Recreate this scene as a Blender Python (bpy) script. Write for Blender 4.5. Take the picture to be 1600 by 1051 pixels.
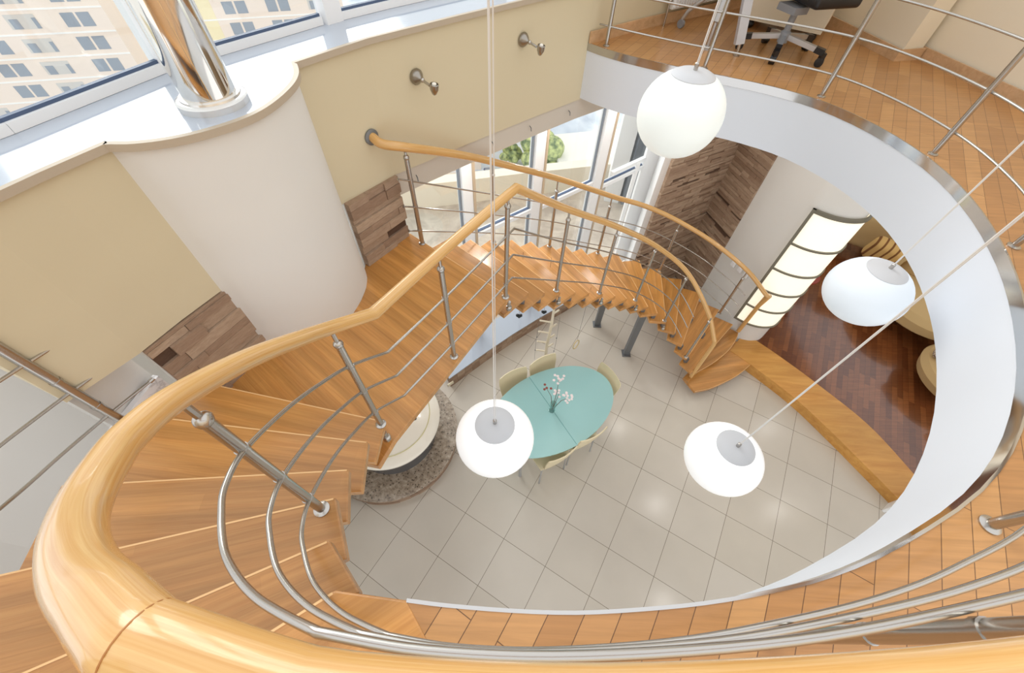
import bpy, bmesh, math, random
from mathutils import Vector, Matrix, noise
for o in list(bpy.data.objects): bpy.data.objects.remove(o)
S = bpy.context.scene
COL = S.collection
# ------------------------------------------------------------------ camera
H = 4.79                                   # eye height above the tiled floor
FOC = 634.5                                # focal length in pixels of a 1600 px wide frame
_a = math.radians(90-53.1); _r = 0.048
RM = Matrix.Rotation(_a, 3, 'X') @ Matrix.Rotation(_r, 3, 'Z')
cd = bpy.data.cameras.new('camera'); cam = bpy.data.objects.new('camera', cd); COL.objects.link(cam)
cd.sensor_width = 36; cd.lens = FOC/1600*36; cd.clip_start = .02; cd.clip_end = 600
cam.matrix_world = Matrix.Translation((0, 0, H)) @ RM.to_4x4()
S.camera = cam
# ------------------------------------------------------------------ world and exposure
S.view_settings.view_transform = 'Standard'; S.view_settings.look = 'None'
S.view_settings.gamma = 1; S.view_settings.use_curve_mapping = False
S.view_settings.exposure = 0.0
W = bpy.data.worlds.new('world'); S.world = W; W.use_nodes = True
_b = W.node_tree.nodes['Background']; _b.inputs[0].default_value = (.985, .99, 1.0, 1); _b.inputs[1].default_value = 1.32
_s = bpy.data.lights.new('sun', 'SUN'); _s.energy = 2.3; _s.angle = math.radians(40); _s.color = (1, .97, .93)
_so = bpy.data.objects.new('sun', _s); COL.objects.link(_so); _so.location = (-4, 8, 12)
_so.rotation_euler = Vector((.50, -.75, -.42)).to_track_quat('-Z', 'Y').to_euler()      # hazy daylight through the facade

FILL_W = 5.0                                   # watts of each added fill light
# ------------------------------------------------------------------ levels
r = .1475                                  # one riser
ZU = 25*r; ZL = 19*r; ZC = 3.30            # upper floor, landing, ceiling under the upper floor
PI = math.pi
random.seed(4)

# ------------------------------------------------------------------ materials
def mat(name, col=(.8, .8, .8), rough=.5, metal=0, emit=0, emit_col=None, spec=.5, coat=0):
    m = bpy.data.materials.new(name); m.use_nodes = True
    b = m.node_tree.nodes['Principled BSDF']
    b.inputs['Base Color'].default_value = (*col, 1); b.inputs['Roughness'].default_value = rough
    b.inputs['Metallic'].default_value = metal; b.inputs['Specular IOR Level'].default_value = spec
    b.inputs['Coat Weight'].default_value = coat; b.inputs['Coat Roughness'].default_value = .08
    if emit:
        b.inputs['Emission Color'].default_value = (*(emit_col or col), 1); b.inputs['Emission Strength'].default_value = emit
    return m
def srgb(R, G, B):
    f = lambda c: (c/255/12.92) if c/255 <= .04045 else ((c/255+.055)/1.055)**2.4
    return (f(R), f(G), f(B))
def nd(m, t, **kw):
    n = m.node_tree.nodes.new(t)
    for k, v in kw.items(): setattr(n, k, v)
    return n
def lk(m, a, b): m.node_tree.links.new(a, b)
def BS(m): return m.node_tree.nodes['Principled BSDF']
def ramp(m, fac, stops):
    c = nd(m, 'ShaderNodeValToRGB'); lk(m, fac, c.inputs[0])
    e = c.color_ramp.elements
    while len(e) < len(stops): e.new(.5)
    for i, (p, col) in enumerate(stops): e[i].position = p; e[i].color = (*col, 1)
    return c.outputs[0]
def mapping(m, scale, rotz=0, coord='Object', loc=(0, 0, 0)):
    tc = nd(m, 'ShaderNodeTexCoord'); mp = nd(m, 'ShaderNodeMapping')
    mp.inputs['Rotation'].default_value = (0, 0, rotz); mp.inputs['Scale'].default_value = scale; mp.inputs['Location'].default_value = loc
    lk(m, tc.outputs[coord], mp.inputs[0]); return mp.outputs[0]
def mix(m, fac, a, b, mode='MIX'):
    x = nd(m, 'ShaderNodeMix', data_type='RGBA', blend_type=mode)
    if isinstance(fac, (int, float)): x.inputs[0].default_value = fac
    else: lk(m, fac, x.inputs[0])
    for s, v in ((x.inputs[6], a), (x.inputs[7], b)):
        if isinstance(v, tuple): s.default_value = (*v, 1)
        else: lk(m, v, s)
    return x.outputs[2]
def tex_noise(m, vec, scale=5, detail=4, rough=.5, dist=0):
    n = nd(m, 'ShaderNodeTexNoise'); lk(m, vec, n.inputs['Vector'])
    n.inputs['Scale'].default_value = scale; n.inputs['Detail'].default_value = detail
    n.inputs['Roughness'].default_value = rough; n.inputs['Distortion'].default_value = dist
    return n.outputs[0]
def bump(m, fac, strength=.2, dist=.01):
    b = nd(m, 'ShaderNodeBump'); b.inputs['Strength'].default_value = strength; b.inputs['Distance'].default_value = dist
    lk(m, fac, b.inputs['Height']); lk(m, b.outputs[0], BS(m).inputs['Normal'])
def wood(name, dark, light, rough=.35, scale=(1.2, 22, 22), rotz=0, coord='Object', vary=.25, coat=.1, lam=False):
    """grain runs along X of the texture space"""
    m = mat(name, light, rough, coat=coat)
    v = mapping(m, scale, rotz, coord)
    oi = nd(m, 'ShaderNodeObjectInfo'); ad = nd(m, 'ShaderNodeVectorMath', operation='ADD'); lk(m, v, ad.inputs[0])
    mu = nd(m, 'ShaderNodeMath', operation='MULTIPLY'); lk(m, oi.outputs['Random'], mu.inputs[0]); mu.inputs[1].default_value = 37
    lk(m, mu.outputs[0], ad.inputs[1])
    n1 = tex_noise(m, ad.outputs[0], 1.6, 6, .6, .8)
    c = ramp(m, n1, [(.3, dark), (.7, light)])
    v2 = mapping(m, (scale[0]*.35, scale[1]*.28, scale[2]*.28), rotz, coord)
    ad2 = nd(m, 'ShaderNodeVectorMath', operation='ADD'); lk(m, v2, ad2.inputs[0]); lk(m, mu.outputs[0], ad2.inputs[1])
    n2 = tex_noise(m, ad2.outputs[0], 1.2, 2, .5)
    t = ramp(m, n2, [(.3, (1-vary, 1-vary, 1-vary*1.1)), (.7, (1, 1, 1))])
    c = mix(m, 1.0, c, t, 'MULTIPLY')
    rr = ramp(m, oi.outputs['Random'], [(0, (1-vary*.7,)*3), (1, (1, 1, 1))])
    c = mix(m, 1.0, c, rr, 'MULTIPLY')
    if lam:
        bt = nd(m, 'ShaderNodeTexBrick', offset=.43); lk(m, mapping(m, (1, 1, 1), rotz, coord), bt.inputs['Vector'])
        bt.inputs['Scale'].default_value = 1; bt.inputs['Brick Width'].default_value = 1.1; bt.inputs['Row Height'].default_value = .062
        bt.inputs['Mortar Size'].default_value = .0005; bt.inputs['Color1'].default_value = (1, 1, 1, 1); bt.inputs['Color2'].default_value = (.86, .83, .80, 1); bt.inputs['Mortar'].default_value = (.8, .75, .7, 1)
        c = mix(m, 1.0, c, bt.outputs[0], 'MULTIPLY')
    lk(m, c, BS(m).inputs['Base Color'])
    bump(m, n1, .06, .004)
    return m
def planks(name, width, length, c1, c2, cm, rotz, rough=.35, coat=.15, mortar=.0012, grain=.25):
    m = mat(name, c1, rough, coat=coat)
    v = mapping(m, (1, 1, 1), rotz)
    b = nd(m, 'ShaderNodeTexBrick', offset=.37, squash=1.0); lk(m, v, b.inputs['Vector'])
    b.inputs['Scale'].default_value = 1; b.inputs['Brick Width'].default_value = length; b.inputs['Row Height'].default_value = width
    b.inputs['Mortar Size'].default_value = mortar; b.inputs['Mortar Smooth'].default_value = .1; b.inputs['Bias'].default_value = 0
    b.inputs['Color1'].default_value = (*c1, 1); b.inputs['Color2'].default_value = (*c2, 1); b.inputs['Mortar'].default_value = (*cm, 1)
    vg = mapping(m, (2.2, 45, 45), rotz)
    n = tex_noise(m, vg, 1.5, 5, .6, .5)
    g = ramp(m, n, [(.3, (1-grain,)*3), (.7, (1, 1, 1))])
    lk(m, mix(m, 1.0, b.outputs[0], g, 'MULTIPLY'), BS(m).inputs['Base Color'])
    return m
M = {}
M['oak'] = wood('oak tread', srgb(212, 146, 74), srgb(234, 172, 96), .34, (2.2, 60, 60), vary=.30, lam=True, coat=.45)
BS(M['oak']).inputs['Coat Roughness'].default_value = .22
M['nose_glint'] = mat('painted nose highlight', srgb(232, 188, 132), .35)  # pale colour that paints the light catching the tread edges
M['oak_dark'] = wood('dark oak', srgb(150, 92, 40), srgb(190, 126, 62), .4)
M['rail_wood'] = wood('handrail beech', srgb(216, 160, 88), srgb(238, 196, 132), .22, (2.0, 7, 7), coord='UV', vary=.12, coat=.6)
M['steel'] = mat('brushed steel', (.50, .48, .45), .26, 1)
M['steel_dark'] = mat('steel in matt grey', (.22, .23, .24), .45, .6)
M['chrome'] = mat('polished chrome', (.80, .77, .72), .06, 1)
M['mirror_strip'] = mat('polished steel trim', (.56, .55, .54), .10, 1)
M['white'] = mat('white plaster', srgb(226, 224, 220), .7)
M['fascia'] = mat('white curved fascia', srgb(218, 224, 233), .6)
M['cream'] = mat('cream plaster', srgb(212, 200, 170), .75)
M['cream_light'] = mat('pale cream plaster', srgb(236, 226, 204), .75)
M['column'] = mat('off white column plaster', srgb(226, 225, 221), .6)
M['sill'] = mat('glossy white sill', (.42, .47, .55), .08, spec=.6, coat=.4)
M['sill_edge'] = mat('beige stone sill edge', srgb(186, 172, 152), .5)
M['pvc'] = mat('white window frame', (.90, .91, .92), .3)
M['pvc_blue'] = mat('blue grey gasket', srgb(74, 92, 122), .5); M['gk'] = mat('dark grey gasket', srgb(128, 136, 146), .5)
M['tan'] = mat('tan edge strip', srgb(196, 176, 150), .6)
M['lamp_cap'] = mat('grey lamp cap', srgb(196, 198, 202), .4)
M['cord'] = mat('pale cord', (.72, .71, .69), .4)
M['chair_ply'] = mat('beige chair shell', srgb(232, 218, 182), .45)
M['black'] = mat('black plastic', (.012, .012, .014), .35)
M['grey_plastic'] = mat('grey plastic', (.25, .26, .28), .4)
M['alu'] = mat('satin aluminium', (.55, .57, .60), .35, .8)
M['white_wood'] = mat('white painted wood', srgb(236, 226, 204), .5)
M['fabric'] = mat('beige upholstery', srgb(206, 178, 128), .9)
M['heart'] = mat('dark ornament', (.015, .012, .016), .4)
M['enamel'] = mat('white enamel', srgb(246, 240, 226), .25, coat=.3)
M['yellow_line'] = mat('pale yellow line', srgb(214, 206, 150), .5)
M['paper'] = mat('pale socket plastic', srgb(236, 226, 200), .5)
M['teal_edge'] = mat('teal glass edge', srgb(90, 150, 150), .2)
M['frame_grey'] = mat('grey lamp frame', srgb(118, 114, 100), .5)
# tiled floor: tiles of half a metre, turned 29 degrees
m = mat('porcelain tile', srgb(196, 184, 166), .20, coat=0, spec=.35); M['tile'] = m
A29 = math.radians(28.85)
tc = nd(m, 'ShaderNodeTexCoord'); sb = nd(m, 'ShaderNodeVectorMath', operation='SUBTRACT'); sb.inputs[1].default_value = (-1.104, .925, 0)
lk(m, tc.outputs['Object'], sb.inputs[0]); mp = nd(m, 'ShaderNodeMapping'); mp.inputs['Rotation'].default_value = (0, 0, A29); lk(m, sb.outputs[0], mp.inputs[0])
b = nd(m, 'ShaderNodeTexBrick', offset=0.0, squash=1.0); lk(m, mp.outputs[0], b.inputs['Vector'])
b.inputs['Scale'].default_value = 1; b.inputs['Brick Width'].default_value = .502; b.inputs['Row Height'].default_value = .502
b.inputs['Mortar Size'].default_value = .0028; b.inputs['Mortar Smooth'].default_value = .2
b.inputs['Color1'].default_value = (*srgb(208, 201, 190), 1); b.inputs['Color2'].default_value = (*srgb(203, 195, 182), 1); b.inputs['Mortar'].default_value = (*srgb(132, 122, 108), 1)
n = tex_noise(m, mapping(m, (1, 1, 1)), 2.5, 3)
lk(m, mix(m, 1.0, b.outputs[0], ramp(m, n, [(.3, (.95, .95, .95)), (.7, (1, 1, 1))]), 'MULTIPLY'), BS(m).inputs['Base Color'])
M['parquet'] = planks('dark parquet', .066, .42, srgb(112, 62, 34), srgb(152, 92, 52), srgb(50, 26, 14), math.radians(-62), .22, .5, .0008, .35)
M['floor_oak'] = planks('oak strip floor', .07, .9, srgb(204, 152, 96), srgb(182, 130, 78), srgb(110, 74, 42), math.radians(-60), .33, .2, .0011, .26)
# granite
m = mat('speckled granite', (.4, .36, .3), .25, coat=.3); M['granite'] = m
v = mapping(m, (1, 1, 1)); vo = nd(m, 'ShaderNodeTexVoronoi'); lk(m, v, vo.inputs['Vector']); vo.inputs['Scale'].default_value = 26
c = ramp(m, tex_noise(m, v, 24, 6, .7), [(.3, srgb(112, 98, 84)), (.5, srgb(168, 152, 134)), (.72, srgb(206, 192, 174))])
c2 = ramp(m, vo.outputs['Distance'], [(.12, srgb(62, 52, 46)), (.3, (1, 1, 1))])
lk(m, mix(m, .8, c, c2, 'MULTIPLY'), BS(m).inputs['Base Color'])
# split stone: colour per strip in an attribute plus grain
m = mat('split stone strips', (.3, .2, .12), .8); M['stone'] = m
at_ = nd(m, 'ShaderNodeAttribute', attribute_name='tone')
n = tex_noise(m, mapping(m, (6, 6, 30)), 3, 6, .7)
c = ramp(m, at_.outputs['Fac'], [(0, srgb(96, 72, 56)), (.12, srgb(148, 121, 100)), (.5, srgb(170, 144, 122)), (1, srgb(190, 166, 143))])
lk(m, mix(m, .8, c, ramp(m, n, [(.3, (.7, .66, .62)), (.65, (1, 1, 1))]), 'MULTIPLY'), BS(m).inputs['Base Color']); bump(m, n, .5, .01)
# teal frosted glass
m = mat('frosted teal glass', srgb(160, 206, 206), .18, coat=.4); M['teal'] = m
# clear pane: thin glass, mostly straight through
def pane_mat(name, tint, gl):
    m = bpy.data.materials.new(name); m.use_nodes = True; nt = m.node_tree; nt.nodes.remove(nt.nodes['Principled BSDF'])
    t = nt.nodes.new('ShaderNodeBsdfTransparent'); t.inputs[0].default_value = (*tint, 1)
    g = nt.nodes.new('ShaderNodeBsdfGlossy'); g.inputs['Roughness'].default_value = .02
    x = nt.nodes.new('ShaderNodeMixShader'); x.inputs[0].default_value = gl
    nt.links.new(t.outputs[0], x.inputs[1]); nt.links.new(g.outputs[0], x.inputs[2]); nt.links.new(x.outputs[0], nt.nodes['Material Output'].inputs[0]); return m
M['pane'] = pane_mat('clear window pane', (.96, .98, .98), .07)
M['vase_glass'] = pane_mat('clear vase glass', (.85, .95, .93), .22)
def lamp_mat(name, col, e): return mat(name, (.85, .86, .86), .3, emit=e, emit_col=col, coat=.2)
M['globe_on'] = lamp_mat('lit opal glass', (1, 1, 1), .36)
M['globe_mid'] = mat('opal glass glowing', (.62, .65, .635), .35, emit=.40, emit_col=(.93, 1, .97))
M['globe_low'] = mat('opal glass dimmed', (.58, .63, .68), .35, emit=.30, emit_col=(.86, .94, 1))
M['panel_glow'] = mat('lit paper panel', srgb(246, 240, 224), .6, emit=.62, emit_col=srgb(255, 248, 226))
M['marble'] = mat('white marble tile', (.8, .8, .8), .25)
m = M['marble']; n = tex_noise(m, mapping(m, (1, 1, 1)), 7, 5, .6, 1.5); lk(m, ramp(m, n, [(.42, (.90, .90, .92)), (.5, (.62, .62, .64)), (.56, (.92, .92, .93))]), BS(m).inputs['Base Color'])
m = mat('striped cushion', srgb(214, 176, 110), .9); M['stripe'] = m
wv = nd(m, 'ShaderNodeTexWave', wave_type='BANDS', bands_direction='X'); lk(m, mapping(m, (1, 1, 1)), wv.inputs['Vector']); wv.inputs['Scale'].default_value = 3.2; wv.inputs['Distortion'].default_value = .3
lk(m, ramp(m, wv.outputs['Fac'], [(.12, srgb(130, 84, 44)), (.25, srgb(222, 184, 116))]), BS(m).inputs['Base Color'])
m = mat('leopard cushion', srgb(214, 190, 160), .9); M['spotted'] = m
lk(m, ramp(m, tex_noise(m, mapping(m, (1, 1, 1)), 40, 3), [(.42, srgb(110, 84, 70)), (.55, srgb(222, 206, 186))]), BS(m).inputs['Base Color'])
M['leaf'] = mat('tree foliage', srgb(120, 150, 84), .9)
n = tex_noise(M['leaf'], mapping(M['leaf'], (1, 1, 1)), 1.2, 5); lk(M['leaf'], ramp(M['leaf'], n, [(.35, srgb(110, 130, 96)), (.65, srgb(214, 222, 150))]), BS(M['leaf']).inputs['Base Color'])
M['bark'] = mat('bark', srgb(110, 90, 70), .9)
M['blossom'] = mat('pink white blossom', srgb(248, 236, 236), .8)
M['blossom_red'] = mat('dull red blossom', srgb(150, 84, 72), .8)
M['apartment'] = mat('peach render', srgb(246, 228, 212), .8)
M['apartment_line'] = mat('white floor band', srgb(252, 248, 242), .8)
M['apartment_yellow'] = mat('yellow render', srgb(250, 234, 190), .8)
M['apt_glass'] = mat('dark apartment window glass', srgb(150, 158, 168), .3)
M['apt_recess'] = mat('balcony recess', srgb(214, 208, 200), .8)
M['terrace'] = mat('terrace paving', srgb(206, 190, 172), .7)
m = M['terrace']; lk(m, ramp(m, tex_noise(m, mapping(m, (1, 1, 1)), 2.2, 4, .6, 1), [(.35, srgb(186, 170, 154)), (.65, srgb(220, 206, 188))]), BS(m).inputs['Base Color'])
M['parapet'] = mat('cream parapet', srgb(244, 234, 214), .8)
M['street'] = mat('pale street', srgb(196, 204, 214), .9)
m = M['street']; lk(m, ramp(m, tex_noise(m, mapping(m, (1, 1, 1)), .05, 4, .6, .5), [(.38, srgb(176, 186, 200)), (.5, srgb(206, 214, 222)), (.62, srgb(232, 232, 228))]), BS(m).inputs['Base Color'])
M['grey_clad'] = mat('grey blue cladding', srgb(120, 130, 142), .5)
M['roof_white'] = mat('white roof', srgb(244, 240, 230), .8)
M['red'] = mat('red brown lacquer', srgb(150, 60, 46), .4)
M['lounge_wall'] = mat('warm beige wall', srgb(190, 170, 140), .8)

# ------------------------------------------------------------------ mesh helpers
class MB:
    def __init__(s): s.v = []; s.f = []; s.sm = []; s.tone = []; s.uv = {}
    def add(s, vs, fs, smooth=False, tone=None):
        o = len(s.v); s.v += [tuple(v) for v in vs]; s.f += [tuple(i+o for i in f) for f in fs]; s.sm += [smooth]*len(fs); s.tone += [tone]*len(vs); return s
    def prism(s, poly, z0, z1, tone=None, smooth=False):
        n = len(poly); A = sum(poly[i][0]*poly[(i+1) % n][1]-poly[(i+1) % n][0]*poly[i][1] for i in range(n))
        if A < 0: poly = poly[::-1]
        vs = [(p[0], p[1], z0) for p in poly]+[(p[0], p[1], z1) for p in poly]
        fs = [tuple(range(n))[::-1], tuple(range(n, 2*n))]+[(i, (i+1) % n, n+(i+1) % n, n+i) for i in range(n)]
        return s.add(vs, fs, smooth, tone)
    def box(s, c, h, rot=0, tone=None):
        """centre, full sizes, turn about Z"""
        ca, sa = math.cos(rot), math.sin(rot); vs = []
        for z in (-.5, .5):
            for x, y in ((-.5, -.5), (.5, -.5), (.5, .5), (-.5, .5)):
                X = x*h[0]; Y = y*h[1]; vs.append((c[0]+X*ca-Y*sa, c[1]+X*sa+Y*ca, c[2]+z*h[2]))
        return s.add(vs, [(3, 2, 1, 0), (4, 5, 6, 7), (0, 1, 5, 4), (1, 2, 6, 5), (2, 3, 7, 6), (3, 0, 4, 7)], tone=tone)
    def bar(s, a, b, w, t=None, up=(0, 0, 1)):
        """square bar from a to b"""
        a = Vector(a); b = Vector(b); d = (b-a).normalized(); u = Vector(up)
        if abs(d.dot(u)) > .95: u = Vector((1, 0, 0))
        x = d.cross(u).normalized()*(w/2); y = x.cross(d).normalized()*((t or w)/2)
        vs = [p+i*x+j*y for p in (a, b) for i, j in ((-1, -1), (1, -1), (1, 1), (-1, 1))]
        return s.add(vs, [(0, 1, 2, 3), (7, 6, 5, 4), (0, 4, 5, 1), (1, 5, 6, 2), (2, 6, 7, 3), (3, 7, 4, 0)])
    def tube(s, pts, rad, seg=10, cap=True, closed=False):
        pts = [Vector(p) for p in pts]; n = len(pts); R = rad if isinstance(rad, (list, tuple)) else [rad]*n
        T = []
        for i in range(n):
            a = pts[max(i-1, 0)]; b = pts[min(i+1, n-1)]
            if closed: a = pts[(i-1) % n]; b = pts[(i+1) % n]
            d = (b-a); T.append(d.normalized() if d.length > 1e-9 else Vector((0, 0, 1)))
        u = T[0].cross(Vector((0, 0, 1)));
        if u.length < .05: u = T[0].cross(Vector((1, 0, 0)))
        u.normalize(); vs = []; L = 0; uvs = []
        for i in range(n):
            if i: L += (pts[i]-pts[i-1]).length
            u = (u-T[i]*u.dot(T[i])).normalized(); w = T[i].cross(u)
            k = 1.0
            if 0 < i < n-1 and not closed:            # keep the width through a mitre
                d1 = (pts[i]-pts[i-1]).normalized(); c = max(.5, d1.dot(T[i])); k = 1/c
            for j in range(seg):
                a = 2*PI*j/seg; vs.append(pts[i]+(u*math.cos(a)+w*math.sin(a))*R[i]*(1+(k-1)*.8)); uvs.append((L, j/seg))
        o = len(s.v)
        fs = [(i*seg+j, i*seg+(j+1) % seg, (i+1)*seg+(j+1) % seg, (i+1)*seg+j) for i in range(n-1) for j in range(seg)]
        if closed: fs += [((n-1)*seg+j, (n-1)*seg+(j+1) % seg, (j+1) % seg, j) for j in range(seg)]
        s.add(vs, fs, True)
        for i, uv in enumerate(uvs): s.uv[o+i] = uv
        if cap and not closed:
            s.add([], []); s.f += [tuple(o+j for j in range(seg))[::-1], tuple(o+(n-1)*seg+j for j in range(seg))]; s.sm += [False]*2
        return s
    def lathe(s, prof, c=(0, 0, 0), seg=24, axis=None):
        """profile of (radius, height) turned about Z, or about axis"""
        R = Matrix.Identity(3) if axis is None else Vector((0, 0, 1)).rotation_difference(Vector(axis).normalized()).to_matrix()
        c = Vector(c); vs = []; n = len(prof)
        for (q, z) in prof:
            for j in range(seg): a = 2*PI*j/seg; vs.append(c+R @ Vector((q*math.cos(a), q*math.sin(a), z)))
        fs = [(i*seg+j, i*seg+(j+1) % seg, (i+1)*seg+(j+1) % seg, (i+1)*seg+j) for i in range(n-1) for j in range(seg)]
        fs += [tuple(range(seg))[::-1], tuple((n-1)*seg+j for j in range(seg))]
        o = len(s.f); s.add(vs, fs, True); s.sm[-1] = s.sm[-2] = False
        return s
    def ball(s, c, R, seg=16, rings=10):
        R = R if isinstance(R, (tuple, list)) else (R, R, R)
        vs = [(c[0], c[1], c[2]-R[2])]
        for i in range(1, rings):
            t = PI*i/rings
            for j in range(seg): a = 2*PI*j/seg; vs.append((c[0]+R[0]*math.sin(t)*math.cos(a), c[1]+R[1]*math.sin(t)*math.sin(a), c[2]-R[2]*math.cos(t)))
        vs.append((c[0], c[1], c[2]+R[2])); e = len(vs)-1
        fs = [(0, 1+(j+1) % seg, 1+j) for j in range(seg)]
        fs += [(1+i*seg+j, 1+i*seg+(j+1) % seg, 1+(i+1)*seg+(j+1) % seg, 1+(i+1)*seg+j) for i in range(rings-2) for j in range(seg)]
        fs += [(e, 1+(rings-2)*seg+j, 1+(rings-2)*seg+(j+1) % seg) for j in range(seg)]
        return s.add(vs, fs, True)
    def strip(s, line, z0, z1, th=0, side=1, smooth=False):
        """vertical wall along a plan line, thickness th to one side"""
        off = offset(line, th*side)
        poly = list(line)+off[::-1]; n = len(line)
        vs = [(p[0], p[1], z) for z in (z0, z1) for p in poly]; N = len(poly)
        fs = [(i, (i+1) % N, N+(i+1) % N, N+i) for i in range(N)]
        for i in range(n-1):
            a, b, c, d = i, i+1, N-2-i, N-1-i
            fs += [(d, c, b, a), (N+a, N+b, N+c, N+d)]
        return s.add(vs, fs, smooth)
    def build(s, name, material, parent=None, origin=None):
        me = bpy.data.meshes.new(name); o = Vector(origin) if origin is not None else Vector((0, 0, 0))
        me.from_pydata([Vector(v)-o for v in s.v], [], s.f)
        me.polygons.foreach_set('use_smooth', s.sm)
        if any(t is not None for t in s.tone):
            a = me.attributes.new('tone', 'FLOAT', 'POINT'); a.data.foreach_set('value', [t or 0 for t in s.tone])
        if s.uv:
            L = me.uv_layers.new(name='UVMap')
            for p in me.polygons:
                vs_ = [s.uv.get(me.loops[l].vertex_index, (0, 0)) for l in p.loop_indices]
                hi = max(v[1] for v in vs_) > .6
                for l, uv in zip(p.loop_indices, vs_):
                    L.data[l].uv = (uv[0]*1.0, (uv[1] if not (hi and uv[1] < .3) else 1.0)*.55*6)
        bm = bmesh.new(); bm.from_mesh(me); bmesh.ops.recalc_face_normals(bm, faces=bm.faces); bm.to_mesh(me); bm.free()
        if any(s.sm): me.set_sharp_from_angle(angle=math.radians(38))
        me.materials.append(material)
        ob = bpy.data.objects.new(name, me); COL.objects.link(ob); ob.location = o
        if parent is not None:
            ob.parent = parent; ob.location = o-Vector(parent.location) if parent.rotation_euler.z == 0 else ob.location
        return ob
def offset(line, d):
    out = []; n = len(line)
    for i in range(n):
        a = Vector(line[max(i-1, 0)][:2]); b = Vector(line[min(i+1, n-1)][:2]); t = (b-a).normalized(); out.append((line[i][0]-t.y*d, line[i][1]+t.x*d))
    return out
def tag(o, label, cat, group=None, kind=None):
    o['label'] = label; o['category'] = cat
    if group: o['group'] = group
    if kind: o['kind'] = kind
    return o
def struct(o, label=None):
    o['kind'] = 'structure'
    if label: o['label'] = label
    return o
def empty(name, loc, label, cat, group=None, rz=0):
    o = bpy.data.objects.new(name, None); COL.objects.link(o); o.location = loc; o.rotation_euler = (0, 0, rz); o.empty_display_size = .1
    return tag(o, label, cat, group)
def copy_tree(o, loc, rz, label, group=None):
    c = o.copy(); COL.objects.link(c); c.location = loc; c.rotation_euler = (0, 0, rz); c['label'] = label
    for ch in list(o.children):
        k = ch.copy(); COL.objects.link(k); k.parent = c
        for g in ch.children:
            q = g.copy(); COL.objects.link(q); q.parent = k
    return c
def smooth_path(nodes, per=8, sharp=()):
    """Catmull-Rom through nodes; node indices in sharp stay corners"""
    nodes = [Vector(n) for n in nodes]; out = []; n = len(nodes)
    for i in range(n-1):
        p1, p2 = nodes[i], nodes[i+1]
        p0 = nodes[i-1] if i > 0 and i not in sharp else p1-(p2-p1)
        p3 = nodes[i+2] if i+2 < n and (i+1) not in sharp else p2+(p2-p1)
        for k in range(per):
            t = k/per
            out.append(.5*((2*p1)+(-p0+p2)*t+(2*p0-5*p1+4*p2-p3)*t*t+(-p0+3*p1-3*p2+p3)*t**3))
    out.append(nodes[-1]); return out

# ================================================================== the setting
FAC = [(-1.055, 2.05), (-.807, 2.389), (-.40, 2.80), (.05, 3.235), (.466, 3.62), (1.0, 4.06), (1.6, 4.50), (2.6, 5.16)]       # facade line, inner face
FACL = [(-1.426, 1.312), (-1.52, 1.12), (-1.60, .93), (-1.744, .687)]
BULGE = [(-1.426, 1.312), (-1.39, 1.316), (-1.321, 1.325), (-1.225, 1.364), (-1.131, 1.433), (-1.044, 1.534), (-.999, 1.65), (-.982, 1.81), (-1.0, 1.932), (-1.055, 2.05)]
BULGE = [tuple(p[:2]) for p in smooth_path([(x, y, 0) for x, y in BULGE], 4)]
ZS = 4.04                                   # sill top
HOLE = [(.466, 3.62), (.60, 3.50), (.80, 3.37), (1.05, 3.245), (1.325, 3.125), (1.62, 2.99), (1.88, 2.80), (2.08, 2.50), (2.185, 2.14), (2.18, 1.80), (2.10, 1.47), (1.97, 1.16), (1.77, .83), (1.54, .565), (1.30, .38), (1.0, .232), (.795, .157), (.628, .116), (.471, .088), (.321, .070), (.174, .058), (.03, .056), (-.116, .060), (-.21, .066)]
HOLE = [tuple(p[:2]) for p in smooth_path([(x, y, 0) for x, y in HOLE], 3)]

# ground level
g = MB().prism([(-3.6, -3), (3.6, -3), (4.9, -.5), (4.6, 1.6), (4.563, 1.549), (4.378, 1.897), (4.192, 2.24), (3.878, 2.763), (3.43, 3.293), (3.2, 3.6), (2.9, 5.6), (2.2, 5.6), (-1.6, 2.6), (-3.6, 1.5)], -.1, 0)
struct(g.build('floor', M['tile']))
BO = smooth_path([(3.10, 3.42, 0), (3.324, 3.191, 0), (3.758, 2.677, 0), (4.063, 2.171, 0), (4.243, 1.839, 0), (4.422, 1.501, 0), (4.60, 1.1, 0), (4.75, .6, 0)], 5)
BI = smooth_path([(3.40, 3.75, 0), (3.549, 3.612, 0), (3.815, 3.326, 0), (4.14, 2.93, 0), (4.543, 2.368, 0), (4.783, 1.757, 0), (4.95, 1.2, 0), (5.05, .6, 0)], 5)
BO = [tuple(p[:2]) for p in BO]; BI = [tuple(p[:2]) for p in BI]
struct(MB().prism(BI+[(9, .6), (9.5, 8), (2.6, 8), (2.6, 5.2)], .02, r).build('floor', M['parquet']))
n_ = len(BO); mb = MB()
for i in range(n_-1): mb.prism([BO[i], BO[i+1], BI[i+1], BI[i]], 0, r+.004)
struct(mb.build('trim_1', wood('oak platform border', srgb(204, 142, 66), srgb(232, 176, 96), .35, (.8, 7, 7), math.radians(55))), 'oak border step between tiles and dark parquet')

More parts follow.
